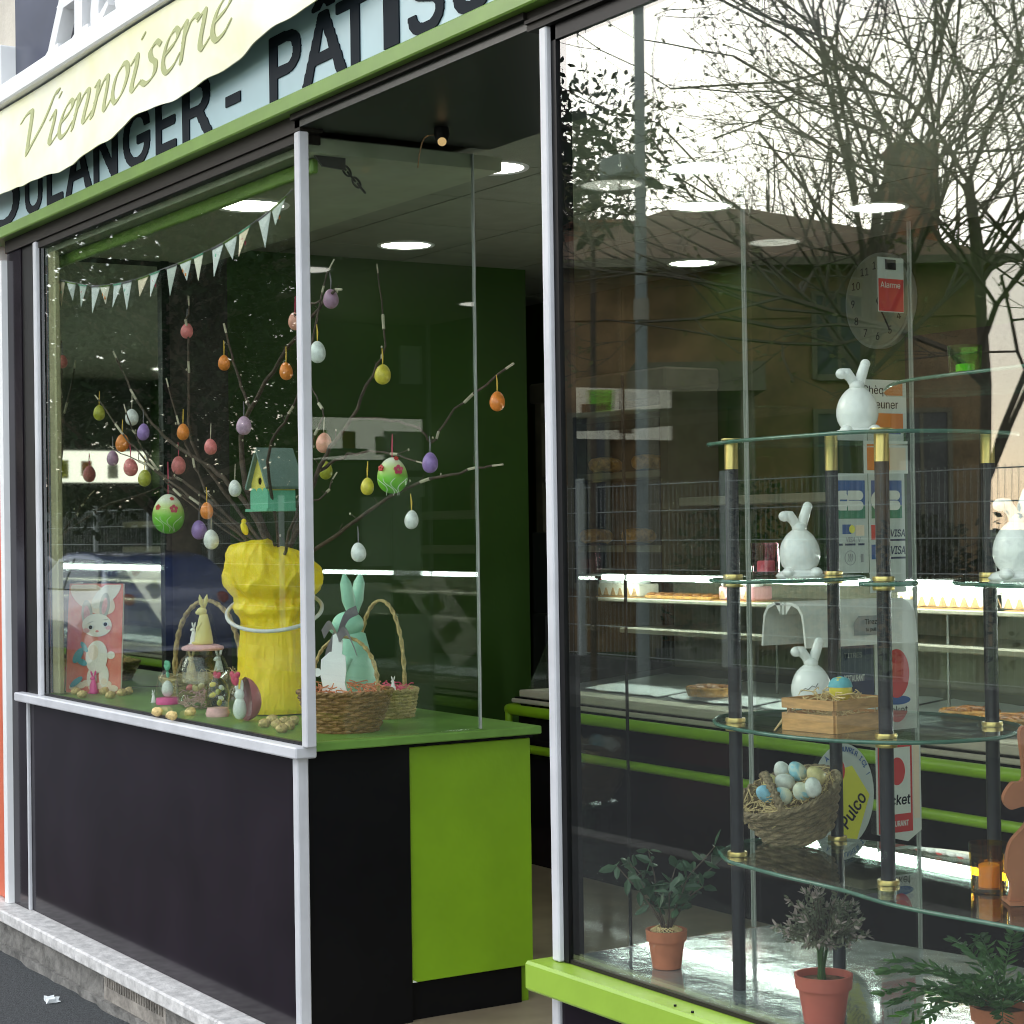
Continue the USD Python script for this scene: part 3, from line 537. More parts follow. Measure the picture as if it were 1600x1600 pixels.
limb([(470, 800, .5), (505, 775, .55), (522, 745, .6)], .004, .002)
limb([(330, 800, .2), (255, 745, .16), (200, 690, .13), (152, 622, .11)], .0045, .002)
limb([(300, 790, .2), (240, 735, .16), (176, 700, .12)], .003, .0015)
A, B = [], []
for P in limbs:
    for i in range(4, len(P)-2, 2):
        if rnd.random() < .6: d = np.array([rnd.uniform(-1, 1), rnd.uniform(-.6, .6), rnd.uniform(.1, 1)]); A.append(P[i]); B.append(P[i]+d/np.linalg.norm(d)*rnd.uniform(.012, .05))
obj(br, 'twigs', sticks(A, B, np.full(len(A), .0016), np.full(len(A), .0012)), 'twig')
obj(br, 'pale_bark', [tube([P[i]+[0, 0, 0], P[i+1]], [rnd.uniform(.0035, .0052)]*2, 6) for P in limbs for i in range(6, len(P)-2, 5)], 'twig_pale')
obj(br, 'buds', [ell(b, (.003, .003, .0045), 1) for b in B[::2]], 'twig_pale')
# ---- hanging eggs
def hang(px, py, y, colour, label, rib='ribbon_gold', h=.06, w=.046, loop=.05, pat=None):
    p = at(px, py, y=y); k = 1.0 if pat else rnd.uniform(.88, 1.1); h *= k; w *= k*(1.0 if pat else rnd.uniform(.95, 1.05))
    e = thing('easter_egg', label, 'egg', p, group='eggs hung on the branches')
    obj(e, 'shell', eggm(w, h, p, 18, (0, 0) if pat else (rnd.uniform(-.1, .1), rnd.uniform(-.1, .1))), colour, smooth=True)
    top = p+[0, 0, h/2-.001]; x = rnd.uniform(-.006, .006)
    obj(e, 'ribbon', [tube([top, top+[.004, 0, loop*.5], top+[x, 0, loop]], .0013, 5), tube([top, top+[-.005, .002, loop*.5], top+[x, 0, loop]], .0013, 5)], rib)
    if pat: pat(e, p)
    return e
def flower_pat(e, p):
    n = CAM-p; n[2] = 0; n /= np.linalg.norm(n); s = np.array([-n[1], n[0], 0])
    for (u, v, sc) in ((.018, .016, 1.0), (-.033, .022, .7), (.012, .05, .5)):
        rr = .052*math.sqrt(max(0, 1-(v/.068)**2))*(1-.13*v/.068)
        if abs(u) >= rr: continue
        c = p+s*u+n*math.sqrt(rr*rr-u*u)+[0, 0, v]; nn = c-p; nn[2] *= .5; nn /= np.linalg.norm(nn); a_ = np.cross([0, 0, 1], nn); a_ /= np.linalg.norm(a_); b2 = np.cross(nn, a_)
        for k in range(5):
            f = k*2*math.pi/5+.3; d = (a_*math.cos(f)+b2*math.sin(f)); q = np.array([c+nn*.003+d*.009*sc+(a_*math.cos(g)+b2*math.sin(g))*.006*sc for g in np.linspace(0, 6.28, 10)[:-1]])
            obj(e, 'petal', trimesh.convex.convex_hull(np.vstack([q, q-nn*.004])), 'decal_red' if sc < .8 else 'ribbon_pink')
    for k in range(4):
        ph = [-.7, -.2, .25, .7][k]; L = []
        for t_ in np.linspace(0, 1, 9):
            v = -.06+.05*t_; rr = .0535*math.sqrt(max(0, 1-(v/.068)**2))*(1-.13*v/.068); an = ph+.35*math.sin(t_*4+k); L.append(p+(n*math.cos(an)+s*math.sin(an))*rr+[0, 0, v])
        obj(e, 'swirl', tube(L, .0009, 4), 'egg_white')
E_ = [(292, 517, .3, 'egg_pink', 'pink egg highest on the left half of the branches, below a pale twig end', 'ribbon_grey'),
      (350, 567, .32, 'egg_orange', 'orange egg with gold ribbon near a pale upright cut twig', 'ribbon_gold'),
      (447, 580, .3, 'egg_orange', 'orange egg just left of the corner post, hung from the thick slanting limb', 'ribbon_gold'),
      (461, 502, .25, 'egg_salmon', 'reddish egg half hidden by the corner post, highest beside it', 'ribbon_pink'),
      (206, 652, .18, 'egg_white', 'white egg touching a purple egg on the left of the branches', 'twig_pale'),
      (224, 675, .17, 'egg_purple', 'purple egg touching a white egg on the left of the branches', 'ribbon_grey'),
      (286, 675, .22, 'egg_orange', 'pale orange egg left of a pink egg, above the big flowered egg', 'ribbon_gold'),
      (329, 698, .2, 'egg_pink', 'pink egg hanging by itself in front of the green wall, left of the lilac egg', 'twig_pale'),
      (381, 665, .3, 'egg_lilac', 'lilac pink egg above the birdhouse', 'ribbon_grey'),
      (279, 727, .34, 'egg_pink', 'small coral egg just above the big flowered egg', 'ribbon_pink'),
      (367, 763, .16, 'egg_white', 'white egg with lilac bow left of the birdhouse', 'twig_pale'),
      (323, 798, .18, 'egg_orange', 'orange egg on long gold ribbon beside the big flowered egg', 'ribbon_gold'),
      (311, 828, .26, 'egg_purple', 'purple egg low on the branches, beside the lowest white egg', 'ribbon_grey'),
      (330, 843, .2, 'egg_white', 'lowest white egg left of the yellow bag top', 'twig_pale'),
      (517, 467, .28, 'egg_mauve', 'dusky mauve egg highest to the right of the corner post', 'ribbon_grey'),
      (496, 550, .2, 'egg_white', 'white egg touching the corner post on its right', 'ribbon_gold'),
      (598, 585, .5, 'egg_yellow', 'yellow egg under the tall thin twig', 'ribbon_gold'),
      (777, 627, .70, 'egg_orange', 'orange egg hanging alone at the far right twig end, beyond the glass edge', 'ribbon_gold'),
      (506, 692, .42, 'egg_salmon', 'salmon egg on the fork right of the corner post', 'twig_pale'),
      (509, 735, .46, 'egg_olive', 'small olive egg behind the fork right of the corner post', 'ribbon_gold'),
      (574, 760, .44, 'egg_yellow', 'pale yellow egg left of the flowered egg by the glass edge', 'ribbon_gold'),
      (672, 723, .56, 'egg_purple', 'purple egg right of the flowered egg by the glass edge', 'ribbon_grey'),
      (643, 812, .5, 'egg_white', 'pale egg below the flowered egg by the glass edge', 'ribbon_gold'),
      (560, 863, .4, 'egg_white', 'pale egg above the mint rabbit ears', 'ribbon_grey')]
E_ += [(155, 645, .12, 'egg_olive', 'olive egg far left on the branches, second egg from the left post', 'ribbon_gold'),
       (191, 692, .13, 'egg_orange', 'dull orange egg between the olive eggs at the left of the branches', 'ribbon_gold'),
       (226, 747, .16, 'egg_olive', 'olive egg left of the big flowered egg, lowest of the olive ones', 'ribbon_gold'),
       (204, 730, .15, 'egg_pink', 'dark coral egg next to the lowest olive egg', 'ribbon_pink'),
       (176, 716, .13, 'egg_mauve', 'dusky mauve egg under the dull orange one, far left', 'ribbon_grey')]
for e in E_: hang(*e)
hang(263, 803, .18, 'egg_ombre', 'large green and white egg with red flowers on a long pink ribbon', 'ribbon_pink', .135, .108, .11, flower_pat)
hang(613, 743, .48, 'egg_ombre', 'large green and white egg with pink flower by the glass edge', 'ribbon_pink', .11, .092, .07, flower_pat)
# ---- birdhouse
o = at(430, 752, y=.3)
bh = thing('birdhouse', 'small yellow and green wooden birdhouse hung among the twigs', 'birdhouse', o)
c, s = math.cos(math.radians(4)), math.sin(math.radians(4)); U, D_ = np.array([c, s, 0]), np.array([-s, c, 0])
front_p = [(-.055, -.085), (.055, -.085), (.055, .01), (0, .095), (-.055, .01)]
obj(bh, 'body', prism(Polygon(front_p).difference(Point(0, .0).buffer(.012)), -.005, o-D_*.055, U, [0, 0, 1]), 'house_yellow')
obj(bh, 'body', prism(front_p, -.09, o-D_*.0495, U, [0, 0, 1]), 'house_yellow'); obj(bh, 'hole', prism(Point(0, 0).buffer(.012), -.002, o-D_*.0525, U, [0, 0, 1]), 'black_matt')
fr = unary_union([sbox(-.057, -.087, .057, -.04)]+[Point(-.0385+k*.0385, -.04).buffer(.0185) for k in range(3)])
obj(bh, 'painted_base', prism(fr.intersection(sbox(-.057, -.09, .057, .1)), -.003, o-D_*.0585, U, [0, 0, 1]), 'house_green')
obj(bh, 'painted_base', prism([(-.058, -.087), (.058, -.087), (.058, -.03), (-.058, -.03)], -.094, o-D_*.0548, U, [0, 0, 1]), 'house_green')
for sg_ in (1, -1):
    obj(bh, 'roof', prism([(sg_*.072, -.018), (sg_*.066, -.026), (0, .094), (0, .106)], -.135, o-D_*.07, U, [0, 0, 1]), 'house_roof')
obj(bh, 'base_plate', bx(-.07, .07, -.07, .07, -.095, -.087).apply_transform(trimesh.transformations.rotation_matrix(math.radians(4), [0, 0, 1])).apply_translation(o), 'house_green')
# yellow chick on the bag
o = at(382, 826, y=.25); ck = thing('yellow_chick', 'tiny yellow bird ornament perched above the bag rim', 'ornament', o)
obj(ck, 'body', ell(o, (.011, .011, .022), 2, (.25, -.25, 0)), 'bag_yellow', smooth=True); obj(ck, 'head', ell(o+[-.004, 0, .023], (.008, .008, .009), 2), 'bag_yellow', smooth=True); obj(ck, 'stem', tube([o, o-[0, 0, .05]], .0012, 5), 'twig')
# ---- bunting
pl = [(68, 428), (100, 438), (150, 446), (205, 438), (255, 420), (310, 398), (360, 372), (420, 330), (458, 295)]
P = smooth_line([at(px, py, y=.045) for px, py in pl], 8)
bu = thing('bunting', 'string of small white and pastel pennants across the top of the left window', 'bunting', P[0])
obj(bu, 'string', tube(P, .0015, 5), 'ribbon_grey')
SL = np.concatenate([[0], np.cumsum(np.linalg.norm(np.diff(P, axis=0), axis=1))])
def along(px): i = np.argmin(np.abs(np.array([( (q-CAM)@RT/((q-CAM)@fw)*FPX+800) for q in P])-px)); return P[i]
cols = ['paper_white', 'poster_cream', 'paper_white', 'decal_pale', 'paper_white', 'poster_white', 'paper_white']
for i, px in enumerate((75, 97, 110, 128, 148, 162, 182, 201, 223, 245, 271, 291, 312, 340, 362, 384, 412, 434)):
    q = along(px); q2 = along(px+14); d = q2-q; d /= np.linalg.norm(d); wd = .078+.012*((i*7) % 3); hg = .082+.018*math.sin(i*2.1); k = rnd.uniform(-.012, .012)
    V_ = [q-d*wd/2, q+d*wd/2, q+np.array([k, rnd.uniform(-.02, .01), -hg]), q+np.array([k*.5, -.006, -hg*.5])]
    back = [np.array(v_)+[0, .0012, 0] for v_ in V_]; F_ = [(0, 3, 1), (0, 2, 3), (3, 2, 1)]
    tm = trimesh.Trimesh(V_+back, F_+[(a+4, c_+4, b+4) for a, b, c_ in F_], process=False)
    pn = obj(bu, 'pennant', tm, cols[i % 7]); obj(pn, 'top_band', tube([q-d*wd/2+[0, -.002, -.004], q+d*wd/2+[0, -.002, -.004]], .0025, 5), ['house_green', 'ribbon_grey', 'lime_trim'][i % 3])
    if i % 2: 
        for u_, v_ in ((-.012, -.03), (.008, -.045)): obj(pn, 'dot', ell(q+d*u_+np.array([0, -.003, v_]), (.006, .0015, .007), 1), ['ribbon_pink', 'house_green', 'egg_orange'][i % 3])
# ---- poster of a rabbit (drawn anew)
L0 = at(104, 1070, x=-2.1); R0 = at(189, 1078, y=.2); L0[2] = R0[2] = TZ
U = R0-L0; PWd = np.linalg.norm(U); U /= PWd; PH = .40; Vv = np.array([-.06*U[1], .06*U[0], 1.0]); Vv /= np.linalg.norm(Vv)
po = thing('rabbit_poster', 'tall red and cream picture board of a standing pale rabbit, propped against the left end', 'poster', L0)
def pp(name, shp, mat, off): return obj(po, name, prism(affinity.scale(shp, PWd, PH, origin=(0, 0)), .0009, L0+off*np.cross(U, Vv), U, Vv), mat)
pp('board', sbox(0, 0, 1, 1).buffer(-.02).buffer(.02), 'poster_red', 0.003); obj(po, 'backing', prism(sbox(0, 0, PWd, PH), -.006, L0+.002*np.cross(U, Vv), U, Vv), 'poster_white')
E2 = lambda x, y, a, b, r=0: affinity.rotate(affinity.scale(Point(0, 0).buffer(1, 24), a, b), r, origin=(0, 0)).__class__(affinity.translate(affinity.rotate(affinity.scale(Point(0, 0).buffer(1, 24), a, b), r, origin=(0, 0)), x, y))
pp('print', E2(.45, .87, .42, .13, -12).intersection(sbox(.02, .01, .98, .99)), 'poster_cream', .0045); pp('print', E2(.7, .9, .28, .09, 20).intersection(sbox(.02, .01, .98, .99)), 'poster_white', .0052)
pp('rabbit_print', unary_union([E2(.36, .72, .10, .13, 18), E2(.68, .80, .09, .12, -22)]), 'poster_grey', .006); pp('rabbit_print', E2(.55, .62, .27, .105), 'poster_white', .0068); pp('rabbit_print', E2(.56, .33, .2, .15, 6), 'poster_white', .0068)
pp('rabbit_print', unary_union([E2(.48, .14, .09, .09), E2(.70, .16, .09, .1), E2(.82, .35, .07, .035)]), 'poster_white', .0061)
pp('ear_print', unary_union([E2(.36, .715, .055, .085, 18), E2(.68, .795, .045, .08, -22)]), 'shred_rose', .0064); pp('cheek_print', unary_union([E2(.36, .57, .06, .022), E2(.76, .60, .05, .02)]), 'shred_rose', .0074); pp('brow_print', unary_union([E2(.43, .645, .06, .005, 12), E2(.71, .672, .05, .005, 4)]), 'poster_grey', .0074); pp('chest_print', unary_union([E2(.5, .37, .09, .07), E2(.5, .10, .05, .03), E2(.71, .11, .05, .03)]), 'poster_cream', .0074)
pp('print', unary_union([E2(.15+.12*q_, .05+.02*(q_ % 3), .09, .03) for q_ in range(7)]).intersection(sbox(.02, .01, .98, .99)), 'poster_cream', .0050)
for x_, s_ in ((.44, 1), (.71, 1)): pp('eye_print', E2(x_, .60+.03*(x_ > .6), .055, .022), 'paper_white', .0076); pp('eye_print', E2(x_, .60+.03*(x_ > .6), .032, .017), 'ink', .0084)
pp('print', unary_union([E2(.22, .34, .11, .05, 30), E2(.33, .42, .08, .03, -30), E2(.3, .28, .09, .03, -10)]), 'teal_print', .0076); pp('print', E2(.2, .1, .12, .03, 20), 'teal_print', .0076); pp('nose_print', E2(.56, .565, .03, .01), 'poster_red', .0076)
# ---- small things on the table
def rabbit_fig(o, h, mat, label, name='rabbit_figure', catn='figurine', yaw=0.0, grp=None):
    """an upright stylised rabbit: long tapering body, small head, two tall ears"""
    f = thing(name, label, catn, o, group=grp); Rm = trimesh.transformations.rotation_matrix(yaw, [0, 0, 1])
    body = lathe([(0, 0), (.17, .0), (.19, .03), (.18, .12), (.145, .32), (.105, .5), (.08, .6), (0, .63)], 20); body.apply_scale((h, h*.9, h))
    head = ell((-.035*h, 0, .66*h), (.105*h, .085*h, .085*h), 3); sn = ell((-.11*h, 0, .64*h), (.055*h, .05*h, .045*h), 2)
    for n_, ms in (('body', body), ('head', [head, sn])): obj(f, n_, [m_.copy().apply_transform(Rm).apply_translation(o) for m_ in (ms if isinstance(ms, list) else [ms])], mat, smooth=True)
    for sg_ in (-1, 1):
        e = tube([(sg_*.01*h, sg_*.02*h, .70*h), (sg_*.045*h, sg_*.045*h, .82*h), (sg_*.07*h, sg_*.06*h, .93*h), (sg_*.085*h, sg_*.07*h, 1.0*h)], [.02*h, .044*h, .036*h, .004*h], 10); e.apply_transform(Rm).apply_translation(o); obj(f, 'ear', e, mat, smooth=True)
    for sg_ in (-1, 1):
        e = ell((-.15*h, sg_*.06*h, .03*h), (.09*h, .045*h, .035*h), 2); e.apply_transform(Rm).apply_translation(o); obj(f, 'foot', e, mat, smooth=True)
        e = tube([(-.06*h, sg_*.08*h, .45*h), (-.12*h, sg_*.075*h, .32*h), (-.13*h, sg_*.05*h, .26*h)], [.03*h, .027*h, .022*h], 8); e.apply_transform(Rm).apply_translation(o); obj(f, 'arm', e, mat, smooth=True)
    return f
o = at(146, 1073, y=.13); o[2] = TZ
rb = rabbit_fig(o, .085, 'candle_pink', 'small bright pink rabbit candle in front of the rabbit poster', 'rabbit_candle', 'candle', .6)
# jar with lid
jo = at(318, 1106, z=TZ)
jar = thing('glass_jar', 'round glass jar with pink lid, filled with shredded pink paper and sweets', 'jar', jo)
obj(jar, 'bowl', lathe([(0, .002), (.07, .002), (.085, .02), (.09, .07), (.088, .12), (.07, .165), (.055, .178), (.055, .19), (.052, .19), (.052, .176), (.066, .163), (.084, .12), (.086, .07), (.081, .022), (.068, .006), (0, .006)], 32, jo), 'jar_glass', smooth=40)
obj(jar, 'lid', lathe([(0, .191), (.066, .191), (.07, .196), (.068, .203), (.05, .209), (0, .21)], 32, jo), 'shred_rose', smooth=40)
def shreds(o, r, h, n, mat, parent, name='shredded_paper'):
    ms = []
    for _ in range(n):
        a = rnd.uniform(0, 6.28); q = r*math.sqrt(rnd.random()); c = np.array(o)+[q*math.cos(a), q*math.sin(a), rnd.uniform(0, h)]; d = rng.normal(size=3)*[1, 1, .5]; d /= np.linalg.norm(d); l = rnd.uniform(.015, .035)
        ms.append(tube([c-d*l*.6, c+rng.normal(size=3)*.006, c+d*l*.6], .0017, 4))
    return obj(parent, name, ms, mat)
shreds(jo+[0, 0, .012], .07, .045, 90, 'shred_rose', jar)
for k, m_ in enumerate(('egg_cream', 'teal_print', 'egg_yellow', 'egg_cream', 'egg_pink')): obj(jar, 'sweet', eggm(.02, .026, jo+[.045*math.cos(k*1.3-1), .045*math.sin(k*1.3-1), .068], 10, (.8, k)), m_, smooth=True)
rabbit_fig(jo+[.01, 0, .21], .165, 'ceramic_yellow', 'pale yellow rabbit figure standing on the jar lid', yaw=1.3)
rabbit_fig(jo+[-.045, -.012, .208], .075, 'ceramic', 'tiny white rabbit figure beside the yellow one on the jar lid', yaw=1.3)
# snow globe and egg box
go = at(262, 1100, z=TZ)
gl = thing('sweet_dome', 'small clear dome with pink base and green bow, holding a white egg', 'sweet box', go)
obj(gl, 'base', lathe([(0, 0), (.038, 0), (.04, .006), (.038, .022), (0, .022)], 24, go), 'candle_pink', smooth=40); obj(gl, 'dome', lathe([(.036, .022), (.037, .06), (.03, .095), (.012, .115), (0, .117)], 24, go), 'jar_glass', smooth=True)
obj(gl, 'egg', eggm(.04, .056, go+[0, 0, .052], 14), 'egg_white', smooth=True); obj(gl, 'bow', [ell(go+np.array([x_, 0, z_]), (.012, .006, .009), 2, (0, r_, 0)) for x_, z_, r_ in ((-.012, .127, .5), (.012, .128, -.5), (0, .12, 0), (-.008, .139, 0), (.01, .138, .3), (.004, .1, 1.2))], 'house_green', smooth=True)
o2 = at(240, 1098, z=TZ); rabbit_fig(o2, .045, 'ceramic', 'tiny white rabbit beside the pink dome base', yaw=.9)
eo = np.array([-.625, .125, TZ])
gx_ = thing('egg_shaped_box', 'upright egg-shaped box, half clear and half dusky pink, with pink bow and white rabbit', 'sweet box', eo)
_n = RT*[1, 1, 0]*.85+fw*[1, 1, 0]*.5; _n /= np.linalg.norm(_n); obj(gx_, 'shell', trimesh.intersections.slice_mesh_plane(eggm(.104, .135, eo+[0, 0, .068], 40), _n, eo+_n*.004+[0, 0, .068]), 'box_pink', smooth=True); obj(gx_, 'window', eggm(.1, .131, eo+[0, 0, .067], 28), 'jar_glass', smooth=True)
rq = eo-fw*[1, 1, 0]*.018-RT*[1, 1, 0]*.012; obj(gx_, 'rabbit', [eggm(.042, .07, rq+[0, 0, .042], 14), ell(rq+[0, 0, .083], (.017, .015, .018), 2), ell(rq-RT*.008+[0, 0, .108], (.006, .005, .02), 2), ell(rq+RT*.008+[0, 0, .108], (.006, .005, .02), 2)], 'ceramic', smooth=True)
obj(gx_, 'bow', [ell(eo+np.array([x_, -.03, z_]), (.016, .007, .010), 2, (0, r_, 0)) for x_, z_, r_ in ((-.018, .142, .5), (.018, .143, -.5), (0, .136, 0), (-.01, .126, 1.0), (.01, .124, -1))], 'ribbon_pink', smooth=True)
po2 = np.array([-.83, .125, TZ]); t3 = thing('sweet_bag', 'little clear bag of sweets with pink base and bow, beside the egg-shaped box', 'sweet box', po2)
obj(t3, 'base', lathe([(0, 0), (.035, 0), (.038, .01), (.032, .028), (0, .03)], 20, po2), 'shred_rose', smooth=40); obj(t3, 'bag', lathe([(.034, .028), (.04, .06), (.032, .1), (.01, .125), (.02, .14)], 20, po2), 'jar_glass', smooth=True)
for k in range(6): obj(t3, 'sweet', eggm(.016, .022, po2+[.016*math.cos(k*2), .016*math.sin(k*2), .045+.011*k], 10, (k, .4)), ['egg_olive', 'egg_white', 'egg_yellow'][k % 3], smooth=True)
obj(t3, 'bow', [ell(po2+np.array([x_, 0, .13]), (.014, .006, .010), 2, (0, r_, 0)) for x_, r_ in ((-.012, .5), (.012, -.5))], 'ribbon_pink', smooth=True)
# gold wrapped chocolate eggs
def foil(px, py, lab_, grp):
    p = at(px, py, z=TZ+.012); e = eggm(.03, .038, p, 12, (1.35, rnd.uniform(0, 3))); e.vertices += (meshkit.noise(e.vertices*160, 2)-.5)[:, None]*.004
    solo('chocolate_egg', lab_, 'chocolate', e, 'foil_gold', True, group=grp)
for px, py in ((118, 1080), (163, 1080), (172, 1086), (181, 1077), (190, 1082), (200, 1080), (128, 1085), (175, 1072)): foil(px, py, 'gold foil chocolate egg strewn at the foot of the rabbit poster', 'gold eggs by the poster')
for px, py in ((413, 1130), (425, 1124), (433, 1132), (444, 1127), (452, 1134), (440, 1138), (458, 1126)): foil(px, py, 'gold foil chocolate egg in the pile left of the corner post', 'gold eggs by the corner post')
for px, py, lb in ((297, 1112, 'gold foil chocolate egg right in front of the glass jar'), (245, 1112, 'gold foil chocolate egg at the left of the pink dome base'), (268, 1118, 'gold foil chocolate egg lying nearest the window bar, in front of the pink dome')): foil(px, py, lb, 'gold eggs by the jar')
# ---- wicker baskets
def wicker(o, r0, r1, h, mat, parent, name='basket_body', rows=None, sy=1.0, nst=26):
    """woven body: upright stakes with strands that pass in and out, closed by an inner wall"""
    rows = rows or int(h/.009); ms = []
    for k in range(rows):
        t = (k+.5)/rows; r = r0+(r1-r0)*t**.8; N = nst*4; a = np.linspace(0, 2*np.pi, N, endpoint=False); w_ = np.cos(a*nst/2+(k % 2)*np.pi)*.003
        ms.append(tube(np.stack([(r+w_)*np.cos(a), (r+w_)*np.sin(a)*sy, np.full(N, h*t)], 1), h/rows*.56, 5, True))
    st = []
    for k in range(nst):
        a = k*2*math.pi/nst; st.append(tube([[q*math.cos(a), q*math.sin(a)*sy, z_] for q, z_ in ((r0, 0), (r0+(r1-r0)*.45, h*.4), (r1, h))], .003, 5))
    inner = lathe([(0, .004), (r0*.93, .004), (r0+(r1-r0)*.4-.006, h*.4), (r1-.007, h)], 24); inner.apply_scale((1, sy, 1))
    a = np.linspace(0, 2*np.pi, 90, endpoint=False)
    rim = [tube(np.stack([(r1+.004*np.cos(a*18+p_))*np.cos(a), (r1+.004*np.cos(a*18+p_))*np.sin(a)*sy, h+.003*np.sin(a*18+p_)], 1), .0045, 5, True) for p_ in (0, np.pi)]
    bd = obj(parent, name, [x_.copy().apply_translation(o) for x_ in ms+st+[inner]], mat, smooth=60); obj(parent, 'rim', [x_.apply_translation(o) for x_ in rim], mat, smooth=60); return bd
def handle(o, r, h0, h1, sy, yaw, mat, parent, th=.006):
    t = np.linspace(0, np.pi, 26); out = []
    for p_ in (0, np.pi):
        P = np.stack([r*np.cos(t)+.003*np.cos(t*16+p_)*np.cos(yaw), .006*np.sin(t*16+p_), h0+(h1-h0)*np.sin(t)**.8], 1); Q = P.copy(); Q[:, 0] = P[:, 0]*math.cos(yaw)-P[:, 1]*math.sin(yaw); Q[:, 1] = (P[:, 0]*math.sin(yaw)+P[:, 1]*math.cos(yaw)); out.append(tube(Q+o, th, 6))
    return obj(parent, 'handle', out, mat, smooth=60)
o = np.array([-.165, .235, TZ])
k1 = thing('wicker_basket', 'brown wicker basket with orange shredded paper behind the corner post', 'basket', o)
wicker(o, .088, .135, .115, 'wicker_brown', k1); shreds(o+[0, 0, .10], .115, .035, 150, 'shred_orange', k1); handle(o, .11, .11, .27, 1, .55, 'wicker_straw', k1, .004)
obj(k1, 'filling', lathe([(0, .1), (.118, .095)], 20, o), 'shred_orange')
for pts in ([(-.10, -.02, .275), (-.03, -.03, .305), (.02, -.03, .27)], [(.02, -.03, .27), (.07, -.03, .29), (.11, -.02, .23)], [(.0, -.03, .275), (-.05, -.03, .22), (-.075, -.03, .16)], [(.02, -.03, .27), (.05, -.02, .33), (.08, 0, .35)]):
    q = smooth_line(pts, 5)+o; w_ = np.array([.004, -.006, .013]); vv = np.vstack([q-w_, q+w_, q-w_+[0, .0012, 0], q+w_+[0, .0012, 0]]); n_ = len(q)
    ff = [(i, i+1, n_+i+1) for i in range(n_-1)]+[(i, n_+i+1, n_+i) for i in range(n_-1)]; ff += [(c_+2*n_, b+2*n_, a+2*n_) for a, b, c_ in ff]
    obj(k1, 'ribbon', trimesh.Trimesh(vv, ff, process=False), 'ribbon_grey', smooth=True)
ws = o+[-.005, -.03, .10]
wr = thing('cutout_rabbit', 'flat white cut-out rabbit figure standing in the brown basket', 'figurine', ws)
U_ = np.array([-DN*0+RT])[0]; U_ = U_/np.linalg.norm(U_)
cut = unary_union([Polygon([(-.035, 0), (-.014, 0), (-.006, .03), (.004, .0), (.035, .0), (.025, .04), (.03, .075), (.028, .115), (.01, .125), (-.012, .125), (-.034, .105), (-.036, .06), (-.03, .03)]).buffer(.004), Polygon([(-.005, .12), (.0, .175), (.008, .18), (.012, .12)]).buffer(.003), Polygon([(.008, .12), (.017, .165), (.023, .16), (.02, .12)]).buffer(.002), Point(-.05, .07).buffer(.012)])
obj(wr, 'body', prism(cut, .012, ws, U_, [0, 0, 1]), 'ceramic')
o = at(600, 1122, z=TZ); o = o+[-.03, .02, 0]
k2 = thing('wicker_basket', 'pale straw basket with bright pink shredded paper, hindmost on the green table', 'basket', o)
wicker(o, .085, .10, .085, 'wicker_straw', k2); shreds(o+[0, 0, .07], .085, .03, 110, 'shred_pink', k2); obj(k2, 'filling', lathe([(0, .072), (.088, .07)], 20, o), 'shred_pink'); handle(o+[-.02, 0, 0], .085, .08, .36, 1, .5, 'wicker_straw', k2, .0045)
rabbit_fig(o+[.055, .0, .08], .05, 'ceramic', 'tiny white rabbit peeping out of the straw basket', yaw=.5)
o = np.array([-.275, .32, TZ])
rabbit_fig(o, .455, 'ceramic_mint', 'tall mint green rabbit figure standing between the baskets', yaw=1.45)
o = np.array([-1.55, .40, TZ])
k3 = thing('wicker_basket', 'large wicker basket with tall arched handle behind the glass jar', 'basket', o)
wicker(o, .15, .2, .07, 'wicker_straw', k3, sy=.8); handle(o, .17, .06, .34, 1, .35, 'wicker_straw', k3, .007)
shreds(o+[0, 0, .05], .15, .04, 80, 'straw', k3)
for k, (dx_, dy_) in enumerate(((-.10, -.02), (-.04, .06))): rabbit_fig(o+[dx_, dy_, .05], .12, ['straw', 'ceramic', 'wicker_straw', 'ceramic'][k], ['straw coloured rabbit in the large basket, at its left', 'white rabbit figure at the back of the large basket', 'brownish rabbit figure at the right of the large basket', 'white rabbit figure at the front of the large basket'][k], yaw=k)

# ================================================================ right display
RZ = .62
SH = thing('glass_etagere', 'display stand with black posts, brass rings and curved green-edged glass shelves', 'shelf unit', (1.95, .3, RZ))
PS = [(1.745, .142), (1.715, .435), (2.16, .165), (2.13, .47)]; LV = [.89, 1.16, 1.45, 1.73]
def shelf(poly, z, name='glass_shelf', t=.008):
    s = Polygon(smooth_line(np.vstack([poly, poly[:1]]), 6)).buffer(0)
    g_ = obj(SH, name, prism(s, t, (0, 0, z-t), (1, 0, 0), (0, 1, 0)), 'shelf_glass'); ex = np.array(s.exterior.coords)[:-1]
    P_ = np.c_[ex, np.full(len(ex), z-t/2)]
    obj(g_, 'edge', tube(P_, t*.52, 6, True), 'glass_edge', smooth=True)
for i, (x_, y_) in enumerate(PS):
    z0 = {0: RZ, 1: RZ, 2: .86, 3: .86}[i]
    obj(SH, 'post', tube([(x_, y_, z0+.001), (x_, y_, 1.672)], .0135, 16), 'black_post', smooth=40)
    obj(SH, 'brass_cap', lathe([(0, 1.672), (.0138, 1.672), (.0138, 1.722), (0, 1.722)], 16, (x_, y_, 0)), 'brass', smooth=40)
    for z_ in LV:
        for a, b in (((.0005, .009), (-.0165, -.0085)) if z_ < 1.7 else ((.0005, .004),)):
            obj(SH, 'brass_ring', lathe([(.0137, z_+a), (.020, z_+a), (.0208, z_+(a+b)/2), (.020, z_+b), (.0137, z_+b), (.0137, z_+a)], 18, (x_, y_, 0)), 'brass', smooth=40)
